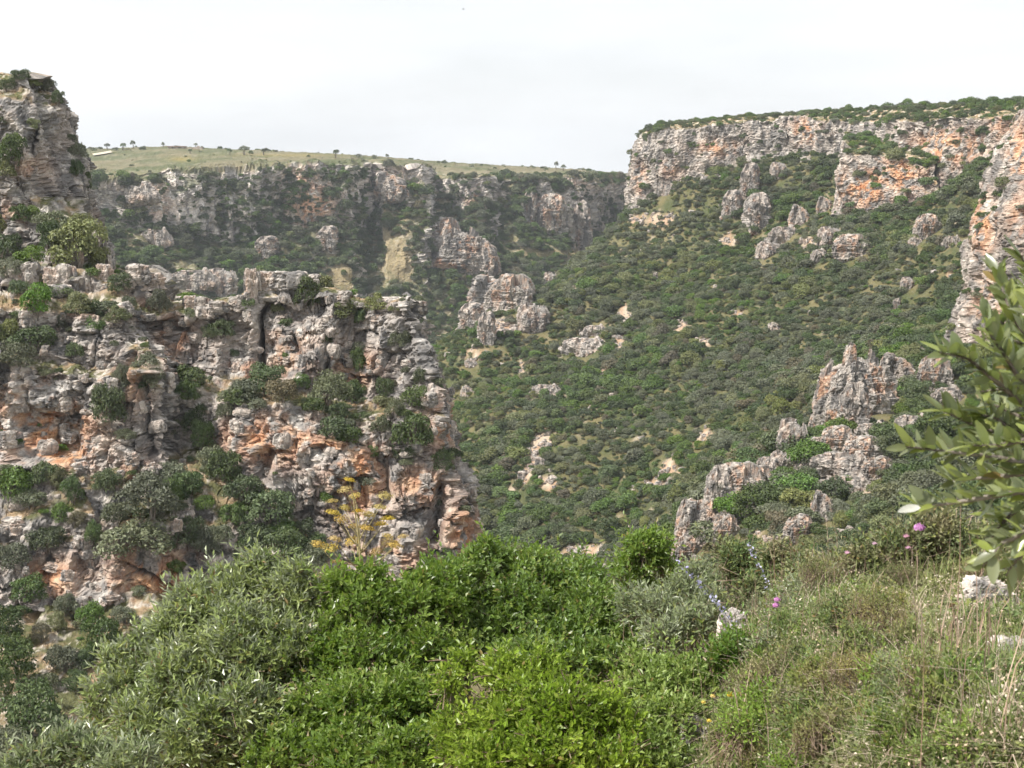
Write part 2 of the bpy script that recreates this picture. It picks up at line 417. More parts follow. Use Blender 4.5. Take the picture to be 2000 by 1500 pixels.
def near_edit(Q, P, N):
    px, py, _ = project(P)
    # hollow with a flat back under the overhang, and a narrow cleft beside the tall joint
    h = sst(1.0, .55, np.maximum(np.abs(px - 90) / 75, np.abs(py - 850) / 62)) * sst(.9, .5, N[:, 2])
    Q = Q + np.stack([0 * h, 2.6 * h, -.3 * h], 1)
    for (cx, x1, y0, y1, wd, dp) in ((512, 506, 600, 735, 7, 2.4), (335, 330, 620, 760, 9, 2.2), (640, 632, 660, 740, 7, 1.6), (815, 822, 590, 660, 6, 1.6), (700, 640, 930, 975, 12, 1.5), (735, 732, 890, 985, 12, 1.8), (285, 288, 740, 890, 8, 2.0),
                                 (525, 520, 880, 935, 11, 1.8), (860, 850, 930, 1060, 9, 1.8), (905, 892, 990, 1050, 14, 1.6), (215, 330, 1080, 1150, 10, 1.2), (572, 590, 660, 720, 7, 1.2), (45, 52, 740, 800, 8, 1.0)):
        t = np.clip((py - y0) / (y1 - y0), 0, 1); xc = cx + (x1 - cx) * t
        g = np.exp(-((px - xc) / wd) ** 2) * sst(y0 - 12, y0 + 6, py) * sst(y1 + 14, y1 - 4, py)
        Q = Q + np.stack([0 * g, dp * g, 0 * g], 1)
    return Q
near_cliff, GN_, NN_, NZ_ = make_sheet('near_cliff', near_st, 570, 540, 1.0, 3, M_ROCK, stain=near_stain, edit=near_edit, wt=(.3, .5, 1, 1, 1, 1, 1, 1, 1, .6, .12, .1), lay_k=.35, rib_k=1.7, amp=.95, tint=np.array([.86, .875, .895]))

# ---- rock tower at the head of the near cliff
tower_st = [
    L(-150, (620, 118), (520, 127), (400, 131), (300, 133), (210, 136), (140, 139), (125, 150), (160, 188), (400, 203)),
    L(-20,  (620, 119), (520, 127), (400, 131), (310, 133), (215, 136), (155, 140), (145, 150), (180, 182), (400, 200)),
    [(45, 620, 119), (60, 520, 127), (50, 400, 131), (45, 310, 133), (45, 220, 136), (40, 170, 140), (40, 155, 149), (40, 200, 178), (60, 400, 195)],
    [(125, 620, 120), (105, 520, 127), (63, 400, 131), (46, 310, 133), (30, 230, 136), (18, 182, 140), (24, 168, 147), (28, 220, 174), (58, 400, 190)],
    [(210, 620, 122), (197, 530, 129), (138, 400, 136), (100, 310, 139), (70, 225, 141), (53, 190, 144), (50, 180, 148), (53, 240, 170), (78, 420, 185)],
    [(220, 620, 130), (203, 540, 140), (148, 420, 147), (108, 320, 150), (80, 240, 151), (64, 210, 152), (60, 200, 153), (63, 260, 168), (83, 430, 180)],
    [(210, 620, 150), (190, 560, 160), (133, 450, 165), (98, 350, 166), (70, 280, 166), (58, 250, 166), (56, 245, 166), (60, 300, 172), (83, 440, 178)],
]
for i_ in range(len(tower_st)):      # the crown of the tower stands a little higher and wider
    tower_st[i_] = [(x_ + (16 if x_ > 20 and y_ < 330 else 0), y_ - (16 if y_ < 260 else 0), d_) for (x_, y_, d_) in tower_st[i_]]
tower_stain = [(60, 330, 40, 30, .4), (20, 420, 50, 30, .4), (180, 440, 20, 30, .3)]
tower, GT_, NT_, NZT_ = make_sheet('tower_cliff', tower_st, 260, 280, 1.0, 19, M_ROCK, stain=tower_stain, wt=(.6, 1, 1, 1, 1, .8, .2, .15), lay_k=.2, rib_k=1.7, amp=.85, tint=np.array([.92, .935, .95]))

# ---- far cliff line across the gorge, and the plateau behind it
def FS(px, b0, b1, foot, top, crest, back=None, pxs=None):
    q = [b0, b1, foot, top, ((top[0] + crest[0]) / 2 , (top[1] * .55 + crest[1] * .45)), crest, (crest[0] + 3, crest[1] * 1.25), (crest[0] + 1, 1900)]
    return [(px, r, d) for r, d in q]
far_st = [
    FS(0,  (720, 505), (560, 540), (440, 560), (370, 575), (293, 800)),
    FS(200, (720, 510), (560, 550), (415, 585), (352, 590), (291, 800)),
    FS(330, (720, 530), (560, 570), (445, 605), (335, 612), (287, 790)),
    FS(450, (720, 550), (580, 590), (470, 622), (325, 632), (292, 785)),
    FS(600, (720, 570), (590, 612), (432, 648), (316, 654), (299, 780)),
    FS(685, (720, 580), (600, 622), (460, 655), (318, 662), (303, 790)),
    FS(712, (720, 590), (600, 632), (420, 692), (332, 702), (305, 800)),
    FS(735, (720, 590), (600, 634), (410, 692), (324, 700), (306, 805)),
    FS(750, (720, 592), (600, 636), (400, 680), (322, 688), (308, 810)),
    FS(822, (720, 600), (600, 645), (395, 690), (328, 697), (313, 820)),
    FS(850, (720, 605), (600, 650), (400, 720), (345, 728), (316, 830)),
    FS(915, (720, 610), (600, 655), (425, 716), (350, 724), (320, 840)),
    FS(950, (720, 612), (600, 660), (400, 722), (345, 730), (322, 850)),
    FS(975, (720, 615), (600, 665), (410, 745), (350, 752), (323, 855)),
    FS(1030, (720, 620), (600, 675), (440, 740), (352, 752), (326, 865)),
    FS(1120, (720, 630), (600, 690), (470, 760), (352, 776), (330, 880)),
    FS(1170, (720, 640), (600, 705), (440, 810), (350, 822), (335, 900)),
    FS(1240, (720, 660), (600, 725), (430, 850), (349, 862), (341, 930)),
    FS(1420, (720, 700), (600, 770), (430, 930), (352, 945), (346, 1000)),
]
far_stain = [(610, 400, 45, 50, .9), (590, 350, 30, 30, .6), (1160, 340, 60, 30, .5), (770, 360, 40, 30, .5), (930, 390, 20, 20, .7), (290, 370, 40, 20, .6), (300, 400, 40, 30, .4), (1030, 340, 30, 15, .7)]
def far_recol(tone, Q, px, py, nz):
    m = sst(.45, .8, nz) * sst(352, 330, py) ; n_ = fbm(Q * .05, 3, 71); n2_ = fbm(Q * .4, 3, 72)
    g = lerp(np.array([.105, .118, .052]), np.array([.175, .155, .085]), sst(-.4, .4, n_)); g = lerp(g, np.array([.28, .25, .16]), .5 * sst(.2, .6, n2_))
    yl = np.exp(-((px - 355) / 26) ** 2 - ((py - 311) / 5) ** 2) + .7 * np.exp(-((px - 560) / 120) ** 2 - ((py - 303) / 3) ** 2)
    g = lerp(g, np.array([.28, .22, .06]), np.clip(yl * .7, 0, .7))
    t = lerp(tone, g / 1.5, m)
    grey = t.mean(1, keepdims=True); t = (t * .85 + grey * .15) * 1.45
    md = np.zeros(len(Q))
    for (mx, my, rx, ry) in MEADOW: md = np.maximum(md, np.exp(-(((px - mx) / rx) ** 2 + ((py - my) / ry) ** 2) ** 2))
    t = lerp(t, lerp(np.array([.17, .155, .08]), np.array([.29, .235, .14]), sst(-.5, .5, n2_ + n_)), np.clip(md * 1.1, 0, 1))
    sc = sst(.35, .5, nz) * (1 - m) * (1 - md)
    return lerp(t, lerp(np.array([.09, .10, .05]), np.array([.17, .15, .09]), sst(-.3, .4, n_)), .75 * sc)
MEADOW = [(778, 515, 34, 52), (755, 465, 10, 24), (668, 545, 34, 36), (1060, 495, 60, 12), (1120, 495, 36, 10), (1000, 470, 14, 14)]
far_cliff, GF_, NF_, NZF_ = make_sheet('far_cliff', far_st, 570, 300, 1.8, 41, M_ROCKF, stain=far_stain, amp=.9, soil_lo=.3, warp=1.3, wt=(.7, 1, 1.5, .4, .2, .08, .01), recol=far_recol, lay_k=.10, rib_k=2.0, flat_warp=.05, wall_at=.42)

# ---- cap of cliffs on the right-hand plateau
def CS(px, base, top, crest):
    q = [(base[0] + 40, base[1] - 6), base, ((base[0] * .5 + top[0] * .5), base[1] * .5 + top[1] * .5), top, crest, (crest[0] + 4, crest[1] + 60), (crest[0] + 2, crest[1] + 600)]
    return [(px, r, d) for r, d in q]
cap_st = [
    [(1230, 430, 590), (1236, 400, 590), (1250, 310, 591), (1268, 262, 592), (1300, 246, 620), (1320, 252, 680), (1400, 262, 1100)],
    [(1222, 425, 525), (1232, 385, 528), (1243, 310, 529), (1262, 258, 530), (1290, 244, 540), (1310, 250, 620), (1400, 258, 1090)],
    [(1230, 425, 488), (1238, 388, 492), (1248, 320, 494), (1270, 262, 496), (1295, 246, 508), (1310, 250, 570), (1400, 256, 1080)],
    CS(1305, (372, 486), (252, 490), (244, 502)),
    CS(1370, (335, 480), (247, 484), (237, 498)),
    CS(1450, (312, 476), (241, 479), (231, 494)),
    CS(1540, (296, 470), (236, 473), (225, 490)),
    CS(1630, (300, 455), (234, 460), (219, 480)),
    CS(1700, (310, 438), (246, 446), (216, 468)),
    CS(1760, (350, 412), (240, 420), (212, 445)),
    CS(1830, (365, 396), (236, 404), (210, 428)),
    CS(1915, (290, 384), (230, 388), (208, 408)),
    CS(2060, (262, 362), (216, 365), (198, 382)),
    CS(2180, (255, 352), (212, 355), (194, 372)),
]
cap_stain = [(1400, 290, 40, 16, .7), (1310, 330, 22, 20, .5), (1250, 350, 14, 30, .7), (1575, 255, 25, 25, .9), (1850, 290, 70, 35, .95), (1790, 340, 40, 40, .8), (1960, 250, 40, 30, .5)]
cap_cliff, GC_, NC_, NZC_ = make_sheet('cap_cliff', cap_st, 640, 150, 1.3, 57, M_ROCKF, stain=cap_stain, amp=.75, wt=(1, 2, 2, 1, .1, .008), lay_k=.5, rib_k=1.3, flat_warp=.2)
but_st = [
    [(1640, 420, 440), (1645, 385, 442), (1655, 330, 443), (1668, 285, 444), (1690, 268, 452), (1720, 262, 470)],
    [(1622, 425, 412), (1632, 392, 414), (1640, 335, 416), (1655, 282, 418), (1680, 268, 432), (1720, 262, 465)],
    [(1632, 425, 402), (1640, 396, 404), (1648, 340, 406), (1660, 296, 408), (1690, 275, 425), (1725, 264, 462)],
    [(1690, 425, 396), (1690, 397, 398), (1695, 350, 401), (1705, 306, 404), (1720, 285, 420), (1740, 268, 455)],
    [(1760, 425, 388), (1760, 398, 391), (1765, 350, 395), (1770, 312, 399), (1775, 290, 415), (1780, 270, 440)],
    [(1830, 430, 384), (1830, 405, 386), (1830, 370, 390), (1830, 330, 395), (1830, 300, 405), (1830, 275, 425)],
]
buttress, GB_, NB2_, NZB_ = make_sheet('buttress_cliff', but_st, 220, 170, 1.3, 63, M_ROCKF, stain=[(1690, 365, 50, 40, 1.0), (1760, 340, 50, 40, .9), (1650, 380, 20, 20, .6)], amp=.75, wt=(1, 1.5, 1.5, .8, .3), lay_k=.2, rib_k=1.2)
# ---- cliff on the right edge (about 210 m)
right_st = [
    [(1895, 720, 262), (1892, 660, 262), (1900, 580, 262), (1925, 430, 262), (1965, 310, 263), (2005, 225, 264), (2020, 215, 275), (2100, 230, 400)],
    [(1872, 740, 226), (1876, 680, 228), (1890, 580, 229), (1912, 430, 230), (1955, 310, 231), (1998, 222, 232), (2020, 212, 250), (2120, 230, 400)],
    [(1862, 745, 208), (1868, 682, 210), (1886, 580, 212), (1910, 430, 213), (1958, 310, 215), (2010, 212, 217), (2040, 200, 240), (2140, 230, 400)],
    [(1930, 760, 198), (1930, 690, 201), (1945, 580, 203), (1960, 430, 205), (2000, 310, 207), (2070, 190, 210), (2090, 182, 235), (2180, 220, 400)],
    [(2060, 770, 188), (2060, 700, 191), (2060, 580, 194), (2060, 430, 196), (2080, 310, 198), (2120, 170, 202), (2140, 162, 230), (2260, 210, 400)],
    [(2200, 780, 180), (2200, 710, 184), (2200, 580, 188), (2200, 430, 190), (2210, 310, 192), (2230, 160, 196), (2240, 150, 225), (2350, 200, 400)],
]
right_cliff, GR_, NR_, NZR_ = make_sheet('right_cliff', right_st, 220, 300, 1.2, 71, M_ROCK, stain=[(1920, 440, 25, 60, .9), (1990, 300, 25, 60, .8), (1930, 600, 40, 60, .6), (1990, 420, 30, 60, .5)], amp=.55, wt=(1, 1, 1, 1, 1, .3, .03), lay_k=.05, rib_k=1.8, warp=.4)

# ---- the wooded hillside: a smooth surface through surveyed ground points
ctrl = [at(*p) for p in [
    (1240, 405, 492), (1180, 485, 476), (1060, 568, 444), (980, 610, 432), (900, 650, 415), (862, 710, 392),
    (1300, 420, 472), (1400, 430, 455), (1500, 440, 440), (1300, 560, 420), (1150, 600, 412), (1050, 660, 402), (1000, 710, 385), (950, 800, 352), (1100, 760, 355),
    (1300, 700, 358), (1500, 640, 352), (1700, 600, 335), (1850, 600, 305), (1750, 470, 368), (1640, 440, 396), (1850, 490, 335), (1960, 500, 305),
    (1370, 345, 480), (1450, 318, 477), (1540, 303, 470), (1630, 310, 452), (1500, 370, 455), (1600, 360, 440), (1700, 410, 395), (1830, 390, 392), (1930, 315, 378), (2020, 280, 364), (1930, 400, 345), (2060, 400, 330),
    (1000, 900, 317), (1150, 900, 308), (1300, 850, 302), (1450, 800, 292), (1600, 760, 280), (1720, 700, 280), (1000, 1020, 292), (1150, 1070, 272), (1290, 1010, 262), (1400, 930, 256),
    (1340, 1010, 171), (1420, 950, 176), (1530, 905, 180), (1630, 850, 186), (1720, 810, 190), (1830, 750, 196), (1890, 700, 206),
    (1330, 1100, 160), (1450, 1060, 150), (1600, 980, 156), (1750, 900, 160), (1900, 830, 166), (1600, 1085, 135), (1800, 1000, 136), (2000, 900, 142), (1990, 1060, 120),
    (1440, 1010, 214), (1560, 950, 215), (1690, 870, 226), (1800, 780, 240), (1900, 690, 250), (2100, 720, 190), (2200, 700, 230)]]
ctrl += [Vector(v) for v in [(-12, 245, -92), (-30, 300, -98), (-34, 380, -84), (-40, 450, -92), (-10, 540, -98), (60, 600, -80), (-60, 520, -108), (8, 165, -72), (10, 200, -84), (-15, 200, -95), (-40, 220, -98),
         (40, 90, -33), (10, 90, -44), (-20, 100, -58), (90, 100, -30), (60, 60, -22), (130, 140, -22), (220, 300, -8), (230, 450, 5), (150, 600, -20), (220, 620, -10), (-90, 380, -95), (-90, 250, -100), (120, 480, -8), (140, 400, -8), (-80, 600, -105)]]
C = np.array([tuple(v) for v in ctrl])
def tps(r2): return .5 * r2 * np.log(r2 + 1e-9)
n = len(C); K = tps(((C[:, None, :2] - C[None, :, :2]) ** 2).sum(-1)) + np.eye(n) * 25.0
A_ = np.zeros((n + 3, n + 3)); A_[:n, :n] = K; A_[:n, n] = 1; A_[:n, n + 1:] = C[:, :2]; A_[n, :n] = 1; A_[n + 1:, :n] = C[:, :2].T
sol = np.linalg.solve(A_, np.concatenate([C[:, 2], [0, 0, 0]]))
def hill_z(xy):
    out = np.empty(len(xy))
    for i in range(0, len(xy), 20000):
        q = xy[i:i + 20000]
        out[i:i + 20000] = tps(((q[:, None] - C[None, :, :2]) ** 2).sum(-1)) @ sol[:n] + sol[n] + q @ sol[n + 1:]
    return out
hx = np.linspace(-95, 235, 240); hy = 62 * (640 / 62.) ** np.linspace(0, 1, 340)
HX, HY = np.meshgrid(hx, hy, indexing='ij'); XY = np.stack([HX.ravel(), HY.ravel()], 1)
Z = hill_z(XY)
P3 = np.stack([XY[:, 0], XY[:, 1], Z], 1)
Z = Z + 1.6 * fbm(P3 * np.array([.06, .06, 0]) + 3.3, 3, 90) + .5 * fbm(P3 * np.array([.3, .3, 0]), 2, 91)
HP = np.stack([XY[:, 0], XY[:, 1], Z], 1)
# bare earth patches (column, row, half-widths in the photograph, surveyed)
BARE = [(1060, 855, 22, 22), (1040, 890, 18, 26), (1025, 930, 14, 22), (1310, 920, 20, 22), (1285, 950, 22, 22), (1380, 850, 14, 14), (1220, 615, 14, 18), (1330, 640, 18, 14), (1300, 655, 12, 10), (1210, 675, 10, 22),
        (1020, 715, 7, 20), (1180, 725, 8, 18), (1075, 765, 14, 14), (1375, 670, 16, 10), (1150, 1075, 30, 12), (1110, 1085, 20, 14), (1000, 960, 16, 8), (1070, 945, 14, 14), (1290, 430, 30, 12), (1250, 430, 24, 10), (1420, 470, 18, 12),
        (1580, 475, 14, 16), (1500, 830, 10, 8), (1520, 1050, 22, 12), (1480, 975, 20, 10), (1700, 830, 20, 8), (1440, 610, 8, 6), (1120, 570, 14, 12), (1040, 630, 20, 14), (1185, 775, 8, 10), (1150, 800, 6, 6), (1560, 1010, 24, 10), (1690, 960, 18, 8),
        (1480, 490, 14, 6), (1720, 500, 10, 5), (1850, 540, 8, 8), (1650, 1040, 16, 8), (1880, 650, 10, 8), (980, 640, 30, 18), (930, 690, 20, 10), (1480, 1050, 18, 8), (1800, 690, 18, 8)]
def ground_colour(P, bare, seed):
    n1 = fbm(P * .25, 3, seed); n2 = fbm(P * 1.2, 3, seed + 5, .65)
    c = lerp(np.array([.070, .080, .034]), np.array([.145, .125, .062]), sst(-.35, .4, n1))
    c = lerp(c, np.array([.32, .27, .20]), .8 * sst(.45, .8, n2))
    b = lerp(np.array([.35, .235, .155]), np.array([.44, .36, .275]), sst(-.35, .4, n2))
    return lerp(c, b, bare)
hpx, hpy, hdep = project(HP)
bare = np.zeros(len(HP))
for (bx, by, rx, ry) in BARE:
    bare = np.maximum(bare, np.exp(-(((hpx - bx) / rx) ** 2 + ((hpy - by) / ry) ** 2) ** 1.5))
bare = sst(.28, .55, bare + .42 * fbm(HP * .45, 3, 95) * sst(.02, .3, bare))
fs = grid_faces(len(hx), len(hy))
me = mesh_np('hillside', HP, fs, [M_GND], attrs={'tone': ground_colour(HP, bare, 97)}, smooth=True)
hillside = tag(obj('hillside', me), kind='structure')

# ---- floor of everything: one broad sheet out to the horizon, far below and behind
gx = np.linspace(-2400, 2400, 60); gy = np.linspace(-600, 2400, 60)
GX, GY = np.meshgrid(gx, gy, indexing='ij')
gz = np.full(GX.size, -125.0)
me = mesh_np('ground', np.stack([GX.ravel(), GY.ravel(), gz], 1), grid_faces(60, 60), [M_GND], attrs={'tone': np.tile(np.array([[.24, .2, .1]]), (GX.size, 1))})
tag(obj('ground', me), kind='structure')
print('structure', round(time.time() - T0, 1))
#@@NEXT
# ================================================================== ROCKS, SHRUBS AND TREES
def cube_sphere(n, p=2.6):
    """points of a rounded block, n x n per side, and its quads"""
    t = np.tan(np.linspace(-1, 1, n) * math.pi / 4)
    a, b = np.meshgrid(t, t, indexing='ij'); o = np.ones_like(a)
    Vs, Fs, off = [], [], 0
    for k, (x, y, z) in enumerate(((o, a, b), (-o, b, a), (b, o, a), (a, -o, b), (a, b, o), (b, a, -o))):
        v = np.stack([x, y, z], -1).reshape(-1, 3)
        v = v / (np.abs(v) ** p).sum(1, keepdims=True) ** (1 / p)
        Vs.append(v); Fs.append(grid_faces(n, n) + off); off += n * n
    V = np.concatenate(Vs); Fq = np.concatenate(Fs)
    key = np.round(V * 1e5).astype(np.int64); _, first, inv = np.unique(key, axis=0, return_index=True, return_inverse=True)
    return V[first], inv.ravel()[Fq]
def rock_mesh(name, w, dp, h, n=26, s=1.0, seed=0, mat=None, taper=.35, p=3.2, stain=.25, tint=1.0, amp=.8, lean=0., jag=.0):
    V, Fq = cube_sphere(n, p)
    N = V / np.linalg.norm(V, axis=1, keepdims=True)
    zz = (V[:, 2] + 1) / 2
    off = np.array([seed * 13.7, seed * 7.1, seed * 3.3])
    k = 1 - taper * zz ** 1.3
    X = V[:, 0] * w / 2 * k + lean * zz * w; Y = V[:, 1] * dp / 2 * k
    if jag:      # spires and clefts: the top follows a broken skyline, the plan is lobed
        q = np.stack([X, Y, 0 * X], 1) / (.30 * w) + off
        _, _, ca, cb = worley(q + .25 * np.stack([vnoise(q * 2, 5), vnoise(q * 2 + 9, 6), 0 * X], 1), seed + 90, .3)
        top = 1 - jag * ca - .25 * jag * sst(.3, 1., np.abs(V[:, 0]))
        zz = zz * np.where(zz > .35, .35 / np.maximum(zz, .35) + (1 - .35 / np.maximum(zz, .35)) * np.clip(top, .1, 1), 1)
        lob = 1 + .30 * fbm(np.stack([N[:, 0] * 1.6, N[:, 1] * 1.6, zz * 1.2], 1) + off, 3, seed + 92)
        X = X * lob; Y = Y * lob
    P = np.stack([X, Y, zz * h * 1.25 - .25 * h], 1)
    d = rock_disp(P + off, s, 300 + seed, .9 if jag else .5)
    lim = (.34 if jag else .30) * min(w, dp, h)
    d = np.clip(d * amp, -lim, lim)
    Hn = N.copy(); Hn[:, 2] *= .5
    Q = P + Hn * d[:, None]
    st = np.clip(stain * 2 * sst(-.1, .5, fbm((P + off) / (3 * s), 2, seed + 7)), 0, 1)
    tone = rock_colour(P + off, s ** .7, 310 + seed, st, np.zeros(len(P)), tint)
    return mesh_np(name, Q, Fq, [mat or M_ROCKO], attrs={'tone': tone})

def kite_cards(P, N, size, rng, aspect=1.0):
    """leaf clump faces at P facing N"""
    n = len(P)
    r = rng.normal(size=(n, 3)); t = np.cross(N, r); t /= np.linalg.norm(t, axis=1, keepdims=True) + 1e-9
    b = np.cross(N, t); sz = size * rng.uniform(.6, 1.35, (n, 1))
    V = np.empty((n, 4, 3))
    V[:, 0] = P - t * sz; V[:, 1] = P + b * sz * .55 * aspect + N * sz * .18; V[:, 2] = P + t * sz; V[:, 3] = P - b * sz * .55 * aspect + N * sz * .18
    return V.reshape(-1, 3), np.arange(n * 4).reshape(n, 4)
def crown_points(lobes, n, rng, shell=(.62, 1.16)):
    """points on the outside of a union of ellipsoid lobes (cx,cy,cz,rx,ry,rz)"""
    Lb = np.array(lobes); area = (Lb[:, 3] * Lb[:, 4] + Lb[:, 3] * Lb[:, 5] + Lb[:, 4] * Lb[:, 5]); area /= area.sum()
    out_p, out_n = [], []
    need = n
    while need > 0:
        k = rng.choice(len(Lb), int(need * 1.7) + 20, p=area)
        u = rng.normal(size=(len(k), 3)); u /= np.linalg.norm(u, axis=1, keepdims=True)
        u[:, 2] = np.where(u[:, 2] < -.35, -u[:, 2], u[:, 2])
        p = Lb[k, :3] + u * Lb[k, 3:] * rng.uniform(shell[0], shell[1], (len(k), 1))
        ins = np.zeros(len(k), bool)
        for j in range(len(Lb)):
            q = ((p - Lb[j, :3]) / (Lb[j, 3:] * .74)); ins |= ((q * q).sum(1) < 1) & (k != j)
        ok = ~ins & (p[:, 2] > .02)
        out_p.append(p[ok]); nn = u / Lb[k, 3:]; nn /= np.linalg.norm(nn, axis=1, keepdims=True); out_n.append(nn[ok]); need -= ok.sum()
    P = np.concatenate(out_p)[:n]; N = np.concatenate(out_n)[:n]
    return P, N
def bush_lobes(rng, nl, h, low=.0):
    lob = []
    for i in range(nl):
        a = rng.uniform(0, 2 * math.pi); r = .62 * math.sqrt(rng.uniform(0, 1)); z = low + rng.uniform(.15, .75) * h * (1 - .45 * r)
        q = rng.uniform(.20, .46) * (1 if nl < 12 else .85)
        if nl >= 12: r *= 1.25
        lob.append((r * math.cos(a), r * math.sin(a), z + .12, q * rng.uniform(.9, 1.2), q * rng.uniform(.9, 1.2), q * rng.uniform(.7, 1.0)))
    lob.append((0, 0, low + .42 * h, .62, .62, .40 * h))
    return lob
def bush_mesh(name, seed, nleaf, size, mat, h=1.25, nl=9, trunk=True, low=0.):
    """a shrub about 2 across (radius one): crown of leaf clumps, short stems; slot 0 leaves, slot 1 wood"""
    rng = np.random.default_rng(seed)
    P, N = crown_points(bush_lobes(rng, nl, h, low), nleaf, rng)
    N = N * .8 + rng.normal(size=N.shape) * .55 + np.array([0, 0, .25]); N /= np.linalg.norm(N, axis=1, keepdims=True)
    V, Fq = kite_cards(P, N, size, rng)
    return mesh_np(name, V, Fq, [mat])
def stems_mesh(name, seed, n, h, r, mat, spread=.4):
    rng = np.random.default_rng(seed); V, Fq, o = [], [], 0
    for i in range(n):
        a = rng.uniform(0, 6.28); p0 = Vector((.08 * math.cos(a), .08 * math.sin(a), -.1)); p1 = Vector((spread * math.cos(a) * rng.uniform(.4, 1), spread * math.sin(a) * rng.uniform(.4, 1), h * rng.uniform(.8, 1)))
        pm = (p0 + p1) / 2 + Vector((rng.uniform(-.08, .08), rng.uniform(-.08, .08), .06))
        v, f = tube([p0, pm, p1], [r, r * .75, r * .35], 6); V.append(v); Fq.append(f + o); o += len(v)
    return mesh_np(name, np.concatenate(V), np.concatenate(Fq), [mat], smooth=True)
def tube(pts, rad, k=6):
    P = np.array([tuple(p) for p in pts], float); T = np.gradient(P, axis=0); T /= np.linalg.norm(T, axis=1, keepdims=True) + 1e-9
    ref = np.array([0, 0, 1.0]) if abs(T[:, 2]).mean() < .8 else np.array([1.0, 0, 0])
    A = np.cross(T, ref); A /= np.linalg.norm(A, axis=1, keepdims=True) + 1e-9; B = np.cross(T, A)
    an = np.arange(k) * 2 * math.pi / k
    V = P[:, None] + (A[:, None] * np.cos(an)[None, :, None] + B[:, None] * np.sin(an)[None, :, None]) * np.array(rad)[:, None, None]
    m = len(P); f = []
    a = np.arange(m * k).reshape(m, k)
    f = np.stack([a[:-1], np.roll(a, -1, 1)[:-1], np.roll(a, -1, 1)[1:], a[1:]], -1).reshape(-1, 4)
    return V.reshape(-1, 3), f

bpy.context.view_layer.update()
DG = bpy.context.evaluated_depsgraph_get()
def cast(px, py):
    r = ray(px, py).normalized()
    hit, loc, nor, idx, ob, mtx = S.ray_cast(DG, Vector((0, 0, 0)) + r * .5, r)
    return (loc, nor, ob) if hit else (None, None, None)
def seen(p):
    v = Vector(p); L_ = v.length
    hit, loc, *_ = S.ray_cast(DG, v.normalized() * .5, v.normalized(), distance=L_ - 1.0)
    return not hit
def ground_under(x, y, z0):
    hit, loc, nor, *_ = S.ray_cast(DG, Vector((x, y, z0)), Vector((0, 0, -1)))
    return loc if hit else None

# ---- shrub prototypes (meshes shared by many shrubs)
KINDS_ = ('dark', 'grey', 'bright', 'olive', 'brown')
FARB = {}; NEARB = {}
for i, k in enumerate(KINDS_):
    FARB[k] = [bush_mesh('scrub_' + k, 100 + 10 * i + j, 1300, .072, LEAF[k], h=(1.25, 1.0, 1.5)[j], nl=8) for j in range(3)]
    NEARB[k] = [bush_mesh('shrub_' + k, 200 + 10 * i + j, 3000, .052, LEAF[k], h=(1.35, 1.05, 1.6)[j], nl=20) for j in range(3)]
STEMS = [stems_mesh('stems', 400 + j, 5, .75, .05, M_BARK) for j in range(3)]
TRUNK = stems_mesh('trunk', 410, 3, 1.0, .085, M_BARK, .3)

